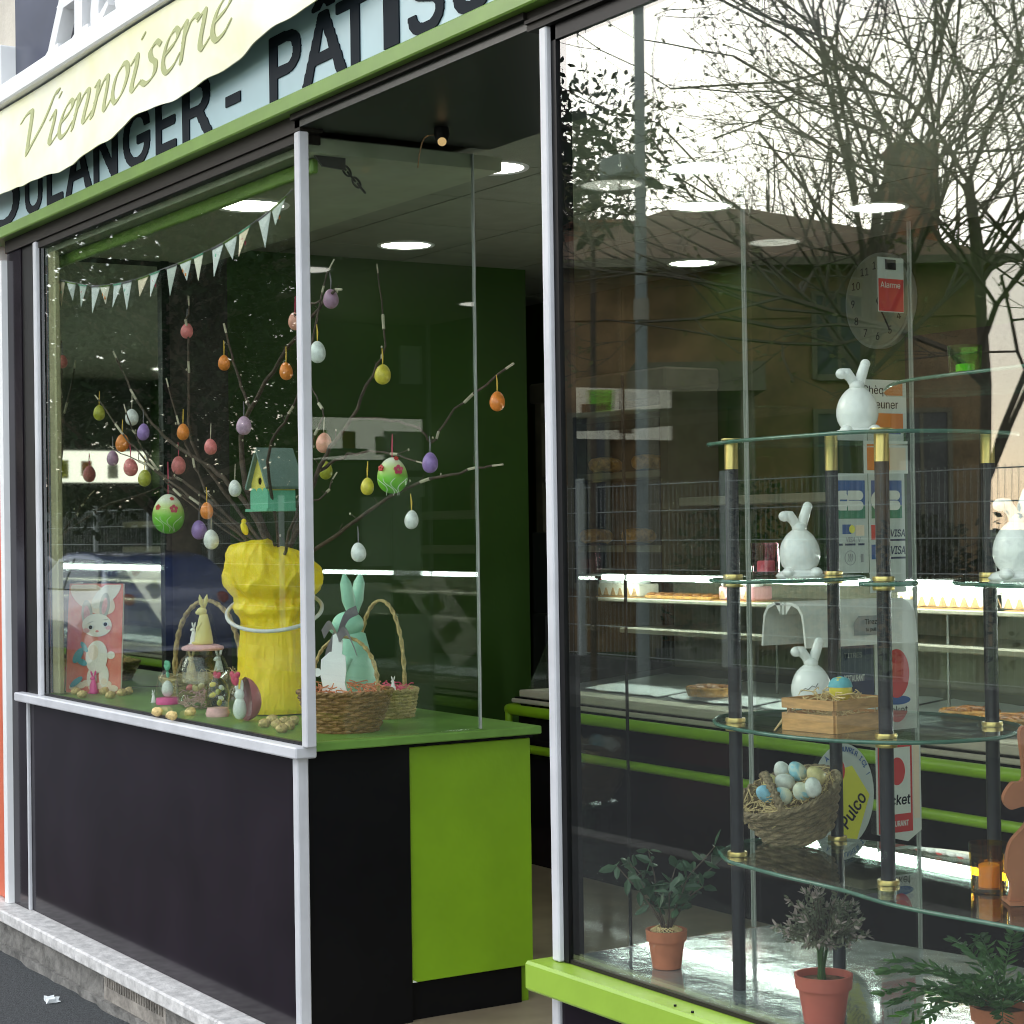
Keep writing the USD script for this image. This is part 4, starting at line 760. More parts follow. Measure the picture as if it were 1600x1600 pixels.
shelf([(1.67, .155), (1.76, .105), (1.845, .09), (1.963, .08), (2.127, .075), (2.3, .05), (2.5, .07), (2.75, .12), (2.8, .35), (2.6, .52), (2.3, .57), (2.0, .545), (1.885, .513), (1.68, .451), (1.59, .30)], .89)
shelf([(1.665, .15), (1.75, .10), (1.892, .07), (2.033, .072), (2.15, .11), (2.235, .2), (2.26, .35), (2.19, .48), (2.1, .56), (1.9, .60), (1.73, .54), (1.6, .40), (1.59, .24)], 1.16)
shelf([(1.66, .15), (1.76, .10), (1.85, .10), (1.89, .22), (1.85, .36), (1.77, .47), (1.68, .48), (1.62, .36), (1.61, .24)], 1.45)
shelf([(2.11, .18), (2.14, .125), (2.19, .115), (2.225, .155), (2.2, .21), (2.15, .225)], 1.45)
shelf([(2.09, .47), (2.13, .40), (2.3, .22), (2.6, .16), (2.85, .3), (2.7, .56), (2.3, .60), (2.13, .54)], 1.45)
shelf([(1.66, .15), (1.8, .11), (2.0, .10), (2.17, .12), (2.235, .25), (2.22, .42), (2.15, .52), (1.95, .53), (1.72, .49), (1.62, .35), (1.61, .22)], 1.73)
shelf([(1.50, .80), (1.62, .68), (1.83, .54), (2.1, .50), (2.5, .50), (2.6, .8), (2.45, 1.02), (1.9, 1.04), (1.66, 1.02), (1.5, .93)], 1.86)
for x_, y_ in ((2.5, .72), (2.75, .35)):
    obj(SH, 'post', tube([(x_, y_, RZ+.001), (x_, y_, 1.9)], .0135, 14), 'black_post', smooth=40)
# ---- white egg rabbits
def egg_bunny(o, label, s=1.0, cracks=False, base=True):
    f = thing('ceramic_bunny', label, 'figurine', o, group=None); a = -.56; s = s*.94
    def pl(ms): 
        for m_ in ms: m_.apply_scale(s); m_.apply_transform(trimesh.transformations.rotation_matrix(a, [0, 0, 1])); m_.apply_translation(o)
        return ms
    obj(f, 'body', pl([eggm(.088, .102, (0, 0, .056), 28)]), 'ceramic', smooth=True)
    obj(f, 'neck', pl([ell((0, 0, .107), (.02, .016, .014), 2)]), 'ceramic', smooth=True)
    obj(f, 'ear', pl([tube([(0, -.004, .106), (.002, -.012, .122), (.004, -.021, .133), (.006, -.031, .133)], [.0095, .0105, .0125, .0115], 12), ell((.007, -.033, .1325), (.012, .0125, .0115), 2)]), 'ceramic', smooth=True)
    obj(f, 'ear', pl([tube([(0, .005, .106), (0, .010, .128), (0, .018, .152)], [.0095, .0115, .0105], 12), ell((0, .0185, .153), (.0106, .0106, .0106), 2)]), 'ceramic', smooth=True)
    if base:
        obj(f, 'base', pl([lathe([(0, 0), (.05, 0), (.053, .004), (.046, .012), (.03, .018), (0, .018)], 28)]), 'ceramic', smooth=50)
        obj(f, 'foot', pl([ell((.035, -.03, .012), (.02, .013, .011), 2)]), 'ceramic', smooth=True); obj(f, 'foot', pl([ell((.035, .03, .012), (.02, .013, .011), 2)]), 'ceramic', smooth=True)
    if cracks:
        n = CAM-o; n[2] = 0; n /= np.linalg.norm(n); sv = np.array([-n[1], n[0], 0]); P_ = []
        for u_, z_ in ((-.02, .045), (-.012, .052), (-.006, .049), (.002, .057), (.009, .054), (.014, .062)):
            P_.append(o+n*math.sqrt(.0445**2-u_**2)*1.0+sv*u_+[0, 0, z_])
        obj(f, 'crack', tube(P_, .0007, 4), 'ink')
egg_bunny(at(1340, 681, y=.30)*[1, 1, 0]+[0, 0, 1.7305], 'white ceramic egg rabbit on the topmost shelf of the stand')
egg_bunny(at(1250, 897, y=.26)*[1, 1, 0]+[0, 0, 1.4505], 'white ceramic egg rabbit beside the pink candle cup')
egg_bunny(at(1592, 921, y=.33)*[1, 1, 0]+[0, 0, 1.4505], 'white ceramic egg rabbit cut by the right picture edge', 1.1)
co = at(1308, 1143, y=.30); co[2] = 1.1605
egg_bunny(at(1268, 1100, y=.32)*[1, 1, 0]+[0, 0, 1.172], 'white ceramic egg rabbit with cracked shell sitting behind the wooden crate', 1.0, True, False)
# ---- candle cups
def cup(o, r, h, mat, wax, label, wz=.03):
    f = thing('candle_glass', label, 'candle holder', o)
    obj(f, 'glass_cup', lathe([(0, .001), (r*.88, .001), (r*.9, .006), (r, h), (r-.0025, h), (r*.9-.003, .008), (0, .008)], 28, o), mat, smooth=40)
    if wax: obj(f, 'candle', lathe([(0, .009), (.019, .009), (.019, wz), (.016, wz+.002), (0, wz)], 20, o), wax, smooth=40); obj(f, 'wick', tube([o+[0, 0, wz], o+[.001, 0, wz+.008]], .0007, 4), 'ink')
cup(at(1197, 900, y=.33)*[1, 1, 0]+[0, 0, 1.4505], .033, .07, 'cup_pink', 'shred_rose', 'pink glass candle cup left of the white rabbit')
cup(at(1546, 1393, z=.8905), .036, .088, 'cup_orange', 'wax', 'amber glass candle cup with yellow wax on the lowest shelf', .048)
cup(at(1508, 585, y=.60)*[1, 1, 0]+[0, 0, 1.8605], .036, .062, 'cup_green', 'wax_green', 'lime green glass candle cup on the high glass shelf', .022)
# ---- crate with straw
RH = RT*[1, 1, 0]; RH /= np.linalg.norm(RH); FH = fw*[1, 1, 0]; FH /= np.linalg.norm(FH); U = .77*RH+.64*FH; W_ = -.64*RH+.77*FH; LX, LY, CH = .15, .13, .062; co = at(1305, 1147, z=1.1605)
cr = thing('wooden_crate', 'small slatted wooden crate filled with pale straw on the middle shelf', 'crate', co)
def slat(p, d, l, z0, z1, nrm, t=.005): return prism([(0, z0), (l, z0), (l, z1), (0, z1)], t, p, d, [0, 0, 1])
for z0, z1 in ((.0, .034), (.043, .062)):
    obj(cr, 'slat', slat(co, U, LX, z0, z1, 0), 'wood_crate'); obj(cr, 'slat', slat(co+W_*LY, U, LX, z0, z1, 0), 'wood_crate'); obj(cr, 'slat', slat(co, W_, LY, z0, z1, 0, -.005), 'wood_crate'); obj(cr, 'slat', slat(co+U*LX, W_, LY, z0, z1, 0), 'wood_crate')
for i in (0, 1):
    for j in (0, 1): q = co+U*(.008+i*(LX-.016))+W_*(.008+j*(LY-.016)); obj(cr, 'corner_post', tube([q+[0, 0, .001], q+[0, 0, .06]], .006, 4), 'wood_crate')
obj(cr, 'bottom', prism([(0, 0), (LX, 0), (LX, LY), (0, LY)], .004, co, U, W_), 'wood_crate')
ms = []
for _ in range(170):
    q = co+U*rnd.uniform(.01, LX-.01)+W_*rnd.uniform(.01, LY-.01)+[0, 0, rnd.uniform(.01, .072)]; d = rng.normal(size=3)*[1, 1, .45]; d /= np.linalg.norm(d); l = rnd.uniform(.02, .045); ms.append(tube([q-d*l*.5, q+rng.normal(size=3)*.006, q+d*l*.5], .0012, 4))
obj(cr, 'straw', ms, 'straw')
q = co+U*.075+W_*.05+[0, 0, .078]; pe = thing('painted_egg', 'yellow and turquoise egg lying on the straw of the wooden crate', 'egg', q); obj(pe, 'shell', eggm(.045, .05, q, 16, (.5, .3)), 'egg_yellow', smooth=True)
obj(pe, 'cap', lathe([(.0238, .004), (.021, .014), (.014, .021), (0, .025)], 16, q), 'teal_print', smooth=True)
sk = thing('straw_stalk', 'single dry straw stalk leaning from the crate onto the glass shelf', 'straw', at(1212, 1140, z=1.162)); obj(sk, 'stalk', tube([at(1210, 1141, z=1.163), at(1235, 1112, y=.22), at(1265, 1092, y=.29)], [.0018, .0022, .0016], 6), 'straw'); obj(sk, 'ear', tube([at(1214, 1136, z=1.166), at(1224, 1124, y=.2)], [.002, .0038], 6), 'straw')
# ---- egg basket
o = np.array([1.66, .335, .905]); o = o+RH*.03; nt = np.array([0, 0, 1.0])-.34*RH-.22*FH; nt /= np.linalg.norm(nt); tilt = trimesh.transformations.rotation_matrix(math.acos(nt[2]), np.cross([0, 0, 1], nt), o+[0, 0, .02])
eb = thing('egg_basket', 'oval wicker basket tipped forward with speckled eggs on straw, above the lowest shelf', 'basket', o)
def tilted(f, *a_, **k_):
    global obj
    keep = obj
    def o2_(parent, name, ms, mat, smooth=False, label=None, kind=None): return keep(parent, name, cat(ms).copy().apply_transform(tilt), mat, smooth, label, kind)
    obj = o2_
    try: return f(*a_, **k_)
    finally: obj = keep
def fill():
    wicker(o, .066, .112, .098, 'wicker_grey', eb, nst=22, sy=1.0)
    ms = []
    for _ in range(260):
        a_ = rnd.uniform(0, 6.28); q_ = .105*math.sqrt(rnd.random()); c_ = o+[q_*math.cos(a_), q_*math.sin(a_), rnd.uniform(.07, .108)]; d = np.array([-math.sin(a_), math.cos(a_), 0])+rng.normal(size=3)*.5; d /= np.linalg.norm(d); l = rnd.uniform(.02, .05); ms.append(tube([c_-d*l*.5, c_+rng.normal(size=3)*.005, c_+d*l*.5], .0011, 4))
    obj(eb, 'straw', ms, 'straw')
    handle(o-RH*.03, .105, .085, .135, 1, -.55, 'wicker_grey', eb, .0055)
tilted(fill)
egg_cols = [('egg_skyblue', 1196, 1240, 'sky blue egg at the front left of the tipped basket'), ('egg_marbled', 1222, 1243, 'white and blue marbled egg, second from the left at the front of the tipped basket'), ('egg_cream', 1205, 1225, 'brown-flecked cream egg behind the blue one in the tipped basket'), ('egg_white', 1226, 1222, 'plain ivory egg in the middle of the tipped basket'), ('egg_marbled', 1246, 1205, 'turquoise marbled egg standing highest in the tipped basket'), ('egg_cream', 1275, 1212, 'pale yellow speckled egg at the back right of the tipped basket'), ('egg_white', 1270, 1230, 'small white egg under the pale yellow one in the tipped basket'), ('egg_marbled', 1252, 1236, 'marbled egg at the front right of the tipped basket'), ('egg_white', 1222, 1204, 'ivory egg half hidden at the back left of the tipped basket')]
for m_, px, py, lb in egg_cols:
    p = at(px, py, y=.30+(1240-py)*.0022); e = eggm(.036, .046, p, 14, (rnd.uniform(.2, 1.2), rnd.uniform(-.6, .6))); solo('speckled_egg', lb, 'egg', e, m_, True, group='eggs in the tipped basket')
# ---- potted plants
def pot(o, r, h, mat, parent):
    obj(parent, 'pot', lathe([(0, .001), (r*.72, .001), (r*.92, h*.72), (r*1.02, h*.72), (r*1.06, h), (r*.98, h), (r*.95, h*.8), (0, h*.8)], 28, o), mat, smooth=35); obj(parent, 'soil', lathe([(0, h*.9), (r*.95, h*.86)], 20, o), 'soil')
o = at(1042, 1512, z=RZ); p1 = thing('potted_plant', 'small plant with broad dark leaves in a terracotta pot, left in the window', 'plant', o); pot(o, .042, .082, 'terracotta', p1)
st = []; C_, D_2 = [], []
for k in range(15):
    a_ = rnd.uniform(0, 6.28); L = [o+[0, 0, .07]]; d = np.array([.35*math.cos(a_), .35*math.sin(a_), 1.0])
    for j in range(6): d = d+np.array([math.cos(a_), math.sin(a_), .1])*.11+rng.normal(size=3)*.1; d /= np.linalg.norm(d); L.append(L[-1]+d*.036)
    L = L[:3+k % 5]; st.append(tube(L, np.linspace(.003, .0012, len(L)), 5))
    for q in L[2:]:
        for _ in range(3): C_.append(q); dd = rng.normal(size=3)*[1, 1, .6]+[0, 0, .35]; D_2.append(dd)
obj(p1, 'stem', st, 'twig'); obj(p1, 'leaves', leaf_cloud(C_, D_2, rng.uniform(.03, .046, len(C_)), rng.uniform(.014, .02, len(C_))), 'leaf_dark'); 
ms = [tube([o+[.03*math.cos(k), .03*math.sin(k), .075], o+[.02*math.cos(k+.6), .02*math.sin(k+.6), .088], o+[.034*math.cos(k+1.1), .034*math.sin(k+1.1), .08]], .0012, 4) for k in range(24)]; obj(p1, 'straw', ms, 'straw')
o = at(1288, 1598, z=RZ); p2 = thing('potted_plant', 'bushy heather-like plant with tiny greyish leaves in a red pot', 'plant', o); pot(o, .052, .092, 'pot_red', p2)
obj(p2, 'stem', [tube([o+[rnd.uniform(-.01, .01), rnd.uniform(-.01, .01), .07], o+[rnd.uniform(-.015, .015), rnd.uniform(-.015, .015), .16]], .003, 6) for k in range(7)], 'leaf_fern')
C_, D_2, A, B, TP, TD = [], [], [], [], [], []
for k in range(80):
    u = rng.normal(size=3); u[2] = abs(u[2])*.8+.1; u /= np.linalg.norm(u); s0 = o+[0, 0, .15]; s1 = s0+u*np.array([.085, .085, .10])*rnd.uniform(.65, 1.1); A.append(s0); B.append(s1)
    for t_ in np.linspace(.4, 1.05, 9):
        for _ in range(2): C_.append(s0+(s1-s0)*t_); D_2.append(u*.6+rng.normal(size=3)*.6)
    for _ in range(3): TP.append(s1); TD.append(u*.8+rng.normal(size=3)*.5)
obj(p2, 'twigs', sticks(A, B, np.full(80, .0014), np.full(80, .0008)), 'twig'); obj(p2, 'leaves', leaf_cloud(C_, D_2, rng.uniform(.010, .017, len(C_)), .005), 'leaf_heather'); obj(p2, 'flower_tips', leaf_cloud(TP, TD, rng.uniform(.012, .019, len(TP)), .006), 'heather_tip')
o = np.array([2.40, .20, RZ]); p3 = thing('potted_plant', 'dark green plant with fern-like sprays at the lower right picture corner', 'plant', o); pot(o, .05, .09, 'terracotta', p3)
C_, D_2, st = [], [], []
for k in range(26):
    a_ = k*2.4; d = np.array([math.cos(a_), math.sin(a_), rnd.uniform(.5, 1.4)]); d /= np.linalg.norm(d); L = [o+[0, 0, .08]]
    for j in range(9): d = d+np.array([0, 0, -.11]); d /= np.linalg.norm(d); L.append(L[-1]+d*.024)
    st.append(tube(L, np.linspace(.0018, .0007, len(L)), 4))
    for j in range(2, len(L)):
        tg = L[j]-L[j-1]; sd = np.cross(tg, [0, 0, 1.0]); sd /= max(np.linalg.norm(sd), 1e-6); tg /= np.linalg.norm(tg)
        for s_ in (-1, 1): C_.append(L[j]); D_2.append(tg*.8+sd*s_*.7+rng.normal(size=3)*.15); C_.append((L[j]+L[j-1])/2); D_2.append(tg*.8+sd*s_*.7+rng.normal(size=3)*.2)
obj(p3, 'stem', st, 'leaf_fern'); obj(p3, 'leaves', leaf_cloud(C_, D_2, rng.uniform(.022, .034, len(C_)), .009), 'leaf_fern')
# ---- wooden rabbit silhouette at the right edge
o = at(1568, 1400, y=.2); o[2] = .8915; o = o+RT*.004; wd = thing('wooden_rabbit', 'terracotta coloured wooden rabbit cut-out, partly outside the right edge', 'figurine', o); U_ = RT/np.linalg.norm(RT)
sh = unary_union([Polygon(smooth_line([(.0, 0), (.14, 0), (.15, .05), (.13, .1), (.1, .15), (.1, .19), (.09, .22), (.08, .3), (.055, .31), (.05, .23), (.045, .3), (.025, .3), (.03, .22), (.01, .21), (-.005, .185), (.005, .165), (.03, .17), (.04, .16), (.03, .135), (.005, .105), (-.002, .06), (.006, .03), (0, 0)], 5)).buffer(0)]).difference(affinity.scale(Point(.07, .075).buffer(.03), .8, 1.2))
obj(wd, 'body', prism(sh, .018, o, U_, [0, 0, 1]), 'terracotta_wood'); obj(wd, 'base', bx(-.0, .16, -.03, .03, -.0005, .006).apply_transform(trimesh.transformations.rotation_matrix(math.atan2(U_[1], U_[0]), [0, 0, 1])).apply_translation(o), 'terracotta_wood')
# ---- bracket, chain and sensor over the entrance
o = at(512, 236, x=.02)
cn = thing('hanging_chain', 'dark metal bracket with a loose chain under the ceiling of the left display', 'chain', o); obj(cn, 'bracket', prism([(-.05, .035), (.05, .035), (.05, -.05), (-.02, -.045), (-.05, -.01)], .01, o, (0, 1, 0), (0, 0, 1)), 'chain_metal')
p0, p1_ = at(534, 258, x=.0), at(566, 296, x=-.03)
for k in range(5):
    c_ = p0+(p1_-p0)*(k/4.2); d = (p1_-p0)/np.linalg.norm(p1_-p0); s_ = np.cross(d, [1, 0, 0] if k % 2 else [0.3, .8, .3]); s_ /= np.linalg.norm(s_); t = np.linspace(0, 2*np.pi, 18, endpoint=False)
    obj(cn, 'link', tube([c_+d*.019*math.cos(x_)+s_*.0095*math.sin(x_) for x_ in t], .0032, 6, True), 'chain_metal', smooth=True)
p = at(690, 208, z=2.64); se = thing('bulb_holder', 'small lamp holder with hanging wire under the dark entrance ceiling', 'lamp holder', p)
obj(se, 'socket', lathe([(0, .02), (.02, .02), (.022, -.005), (.018, -.02), (0, -.02)], 16, p), 'black_matt', smooth=40); obj(se, 'bulb', ell(p+[.012, -.006, -.026], (.012, .012, .012), 2), 'bulb_glow', smooth=True); obj(se, 'wire', tube(smooth_line([p+[-.02, 0, 0], at(664, 215, z=2.62), at(656, 238, z=2.60), at(653, 262, z=2.57)], 5), .0018, 5), 'wicker_brown')
# paper litter on the pavement
p = at(80, 1565, z=.0); q = bx(-.03, .03, -.02, .02, .001, .014).subdivide().subdivide(); q.vertices += (meshkit.noise(q.vertices*70, 5)-.5)[:, None]*.014; q.vertices[:, 2] = np.maximum(q.vertices[:, 2], .001); q.apply_translation(p); solo('paper_scrap', 'crumpled white paper scrap on the asphalt at lower left', 'litter', q, 'paper_white')
# ================================================================ inside the shop
def ceiling_lamp(x, y, z, label):
    f = thing('ceiling_lamp', label, 'lamp', (x, y, z), group='round ceiling lamps')
    obj(f, 'trim_ring', lathe([(.104, -.002), (.118, -.006), (.122, -.002), (.122, .0)], 32, (x, y, z)), 'lamp_ring', smooth=40); obj(f, 'diffuser', lathe([(0, -.004), (.104, -.003)], 32, (x, y, z)), 'lamp_light')
p = at(383, 322, z=2.594); ceiling_lamp(p[0], p[1]+.02, 2.5985, 'round lamp under the low ceiling of the left display, above the bunting')
for px, py, lb in ((634, 383, 'round ceiling lamp seen over the yellow egg on the thin twig'), (770, 262, 'round ceiling lamp by the glass edge, nearest the entrance'), (1090, 262, 'upper of two lit ceiling lamps close together, before the mirrored trees'), (1095, 322, 'lit ceiling lamp just below another one, right of the mirrored pole'), (1082, 411, 'lit ceiling lamp farthest back, in front of the mirrored house wall'), (1370, 324, 'lit ceiling lamp beside the mirrored chimney')):
    p = at(px, py, z=2.768); ceiling_lamp(p[0], p[1], 2.769, lb)
for x, y in ((4.1, 3.0), (3.3, 1.6), (2.0, 2.9)): ceiling_lamp(x, y, 2.769, 'ceiling lamp above the counter, seen only mirrored in the glass sides')
# pastry counter
CY, CX0, CX1 = 1.99, -2.05, 4.6
ct = thing('pastry_counter', 'long glass pastry counter with black front, lime bumper rails and lit shelves', 'counter', (CX0, CY, FZ))
obj(ct, 'base', bx(CX0, CX1, CY+.02, 2.75, FZ, .838), 'black_panel'); obj(ct, 'kick_board', bx(CX0+.03, CX1, CY+.05, 2.7, FZ, .25), 'black_matt')
obj(ct, 'sill', bx(CX0-.01, CX1, CY-.01, CY+.06, .84, .858, .004), 'house_cream'); obj(ct, 'gasket', bx(CX0, CX1, CY+.0, CY+.06, .8585, .864), 'black_matt'); obj(ct, 'sill', bx(CX0+.02, CX1, CY+.01, CY+.16, .8645, .893, .004), 'house_cream')
for z_, r_ in ((.815, .022), (.662, .018)):
    obj(ct, 'bumper_rail', tube([(CX0+.01, CY+.12, z_), (CX0+.0, CY+.0, z_), (CX0+.012, CY-.035, z_), (CX0+.05, CY-.042, z_), (CX1, CY-.042, z_)], r_, 12), 'lime', smooth=40)
obj(ct, 'rail_post', tube([(CX0+.02, CY-.042, .815), (CX0+.02, CY-.042, .60)], .016, 10), 'lime', smooth=40)
gt = [(CX0+.04, CY+.04, .893), (CX1, CY+.04, .893), (CX1, CY+.29, 1.372), (CX0+.04, CY+.29, 1.372)]
nn = np.array([0, -.0044, .0023]); obj(ct, 'front_glass', trimesh.convex.convex_hull(np.array(gt+[np.array(q)-nn for q in gt])), 'inner_glass')
obj(ct, 'top_glass', bx(CX0+.04, CX1, CY+.29, 2.8, 1.372, 1.38), 'inner_glass')
obj(ct, 'end_glass', prism([(CY+.05, .894), (2.8, .894), (2.8, 1.37), (CY+.292, 1.37)], .006, (CX0+.03, 0, 0), (0, 1, 0), (0, 0, 1)), 'inner_glass')
obj(ct, 'light_tube', tube([(CX0+.2, CY+.325, 1.358), (CX1, CY+.325, 1.358)], .012, 10), 'tube_light'); obj(ct, 'tube_holder', bx(CX0+.06, CX1, CY+.33, CY+.36, 1.362, 1.372), 'white_metal')
obj(ct, 'shelf', bx(CX0+.1, CX1, CY+.36, 2.78, 1.255, 1.27, .003), 'house_cream', label='cream upper shelf'); obj(ct, 'shelf', bx(CX0+.3, CX1, CY+.33, 2.78, 1.13, 1.15, .003), 'house_cream', label='cream middle shelf')
obj(ct, 'deck', prism([(CY+.17, .88), (2.78, .94), (2.78, .955), (CY+.17, .895)], CX1-CX0-.06, (CX0+.05, 0, 0), (0, 1, 0), (0, 0, 1)), 'steel'); obj(ct, 'rear_panel', bx(CX0+.05, CX1, 2.79, 2.81, .84, 1.37), 'house_cream')
for k in range(11):
    x0 = CX0+.25+k*.56; sp = Polygon([(x0, CY+.19+.01*math.sin(k))]+[(x0+.52*i/8, CY+.18+.012*math.sin(i*2.1+k)) for i in range(1, 9)]+[(x0+.52, CY+.58)]+[(x0+.52*(1-i/8), CY+.60+.012*math.sin(i*1.7)) for i in range(9)])
    e = prism(sp, .003, (0, 0, 0), (1, 0, 0), (0, 1, 0)); e.vertices[:, 2] += .9005+(e.vertices[:, 1]-CY-.17)*.0952; solo('tray_paper', 'white lace paper lining the pastry deck of the counter', 'paper', e, 'paper_white', group='papers on the pastry deck')
for x_ in np.arange(CX0+1.2, CX1, .9): obj(ct, 'shelf_support', tube([(x_, CY+.42, .90), (x_, CY+.42, 1.256)], .006, 8), 'steel', smooth=True)
def layer_cake(px, y, w, label, pink=False):
    p = at(px, 945, y=y); x0 = p[0]; z0 = 1.2705; f = thing('cake', label, 'cake', (x0, y, z0))
    obj(f, 'board', bx(x0-w/2-.02, x0+w/2+.02, y-.07, y+.07, z0, z0+.004), 'wood_crate'); obj(f, 'sponge', bx(x0-w/2, x0+w/2, y-.055, y+.055, z0+.0045, z0+.058, .006), 'cake_pink' if pink else 'cake_cream')
    n = max(3, int(w/.05))
    for k in range(n):
        xx = x0-w/2+w*(k+.5)/n; obj(f, 'wedge', prism([(-.019, .008), (.019, .008), (.004, .04), (-.004, .04)], .002, (xx, y-.0552, z0), (1, 0, 0), (0, 0, 1)), 'cake_sponge')
        obj(f, 'cream', ell((xx, y-.015, z0+.066), (w/n*.5, .04, .017), 2), 'ceramic', smooth=True); 
        if k % 2: obj(f, 'berry', ell((xx, y-.04, z0+.07), (.014, .013, .012), 2), 'berry', smooth=True)
layer_cake(975, 2.46, .36, 'cream layer cake with white meringue top and red fruit, leftmost in the counter'); layer_cake(1165, 2.46, .2, 'pink cake with white cream behind the shelf post', True); layer_cake(1500, 2.46, .5, 'wide cream cake with brown wedge pattern, right in the counter'); layer_cake(1640, 2.46, .4, 'cream cake beyond the right picture edge')
p = at(1075, 948, y=2.45); tt = thing('glazed_tart', 'long dark glazed tart between two cakes on the upper counter shelf', 'tart', (p[0], 2.45, 1.27)); obj(tt, 'crust', bx(p[0]-.22, p[0]+.22, 2.39, 2.52, 1.2705, 1.285, .004), 'pastry'); obj(tt, 'glaze', [ell((p[0]-.2+.031*k, 2.42+.03*(k % 2), 1.287), (.02, .03, .010), 2) for k in range(14)], 'tart', smooth=True)
def flan(px, py, y, r, label):
    q = at(px, py, y=y); z0 = .9055+(y-CY-.17)*.0952+.003; o = np.array([q[0], y, z0]); f = thing('pastry', label, 'pastry', o)
    obj(f, 'crust', lathe([(0, 0), (r*.9, 0), (r, .03), (r*.95, .036), (r*.9, .028), (0, .03)], 24, o), 'pastry', smooth=40); ms = []
    for k in range(16): a_ = rnd.uniform(0, 6.28); q_ = r*.75*math.sqrt(rnd.random()); ms.append(ell(o+[q_*math.cos(a_), q_*math.sin(a_), .032], (r*.2, r*.2, .012), 1, (0, 0, a_)))
    obj(f, 'topping', ms, 'tart', smooth=True)
flan(1112, 1088, 2.25, .10, 'golden quiche with dark spots low in the counter, left of the shelf post'); flan(1515, 1105, 2.28, .10, 'golden flaky pastry low in the counter, left of the brown one'); flan(1585, 1118, 2.24, .12, 'dark golden flaky pastry at the right picture edge'); flan(1690, 1120, 2.24, .11, 'flaky pastry beyond the right edge')
# back wall
def on_back(px, py): return at(px, py, y=YB-.02)
p = on_back(1375, 470); ck_ = thing('wall_clock', 'large round pale wall clock, half behind the alarm notice', 'clock', p)
def disc(r, t, y): c_ = trimesh.creation.cylinder(r, t, sections=48); c_.apply_transform(trimesh.transformations.rotation_matrix(math.pi/2, [1, 0, 0])); c_.apply_translation((p[0], y, p[2])); return c_
obj(ck_, 'case', disc(.2, .03, YB-.016), 'aluminium_dull', smooth=40); obj(ck_, 'dial', disc(.187, .004, YB-.034), 'clock_dial')
for h_ in range(1, 13):
    a_ = math.radians(90-30*h_); obj(ck_, 'numeral', text(str(h_), .032, (p[0]+0.148*math.cos(a_)-.014*(1+(h_ > 9)), YB-.0365, p[2]+0.148*math.sin(a_)-.016), (1, 0, 0), (0, 0, 1), .001), 'ink')
for l_, a_ in ((.10, 50), (.15, -60)): u = np.array([math.cos(math.radians(a_)), 0, math.sin(math.radians(a_))]); obj(ck_, 'hand', tube([[p[0], YB-.038, p[2]], np.array([p[0], YB-.038, p[2]])+u*l_], .004, 5), 'ink')
a0, a1 = at(835, 590, y=3.0), at(1042, 575, y=3.0)
bs = thing('bread_rack', 'tall cream shelving unit with bread shelves in the far left corner of the shop', 'shelving', (a0[0], 3.1, FZ))
x0, x1, zt = a0[0], a1[0], 2.2
for xx in (x0, x1-.06): obj(bs, 'upright', bx(xx, xx+.06, 3.0, 3.29, FZ, zt), 'porch_cream')
obj(bs, 'cornice', bx(x0-.01, x1+.02, 2.97, 3.29, zt, zt+.10, .01), 'porch_cream'); obj(bs, 'back', bx(x0+.06, x1-.06, 3.27, 3.29, FZ, zt), 'dark_wall')
for z_ in (.7, 1.1, 1.45, 1.8, 2.1): obj(bs, 'shelf', bx(x0+.061, x1-.061, 3.0, 3.27, z_, z_+.03), 'porch_cream')
for k in range(9): 
    zz = (.73, 1.13, 1.48, 1.83)[k % 4]; e = tube(smooth_line([(x0+.14+.09*k, 3.05, zz+.04), (x0+.16+.09*k, 3.12, zz+.05), (x0+.17+.09*k, 3.22, zz+.04)], 4), [.018]+[.035]*7+[.018], 10); solo('bread_loaf', 'brown loaf of bread on the cream rack in the far corner', 'bread', e, 'pastry', True, group='loaves on the bread rack')
bsh = thing('back_shelf', 'cream wall boards behind the pastry counter', 'shelf', (0, YB-.2, 1.5))
for z_ in (1.44, 1.63): obj(bsh, 'board', bx(.4, 5.1, YB-.28, YB-.001, z_, z_+.045, .004), 'house_cream')
obj(bsh, 'board', bx(-2.3, -.95-.15, YB-.25, YB-.001, 1.66, 1.70, .004), 'house_cream')
kk = 0
for x_ in np.arange(.6, 4.9, .42):
    kk += 1; o = np.array([x_, YB-.14, 1.676]); ob = solo('storage_jar', 'dull glass storage jar on the boards behind the counter', 'jar', lathe([(0, 0), (.05, 0), (.055, .02), (.055, .13), (.035, .16), (.035, .19), (0, .195)], 18, o), ['wicker_brown', 'grey_wall', 'house_door', 'black_matt'][kk % 4], 40, group='jars behind the counter')
mb = thing('menu_board', 'lit menu board on the end wall, seen in the display mirror', 'menu board', (XR, 2.6, 2.15)); obj(mb, 'panel', bx(XR-.02, XR-.001, 1.1, YB-.05, 1.98, 2.22), 'menu_glow')
for k in range(9):
    y_ = 1.3+k*.21; hw = .05+.02*math.sin(k*2.3); obj(mb, 'picture', bx(XR-.0215, XR-.0205, y_-hw, y_+hw, 2.01+.02*(k % 2), 2.12+.03*math.cos(k)), ['poster_cream', 'decal_yellow', 'egg_orange', 'poster_white', 'straw'][k % 5])
obj(mb, 'frame', [bx(XR-.03, XR-.0005, 1.08, YB-.03, 1.96, 1.98), bx(XR-.03, XR-.0005, 1.08, YB-.03, 2.22, 2.24)], 'black_matt')
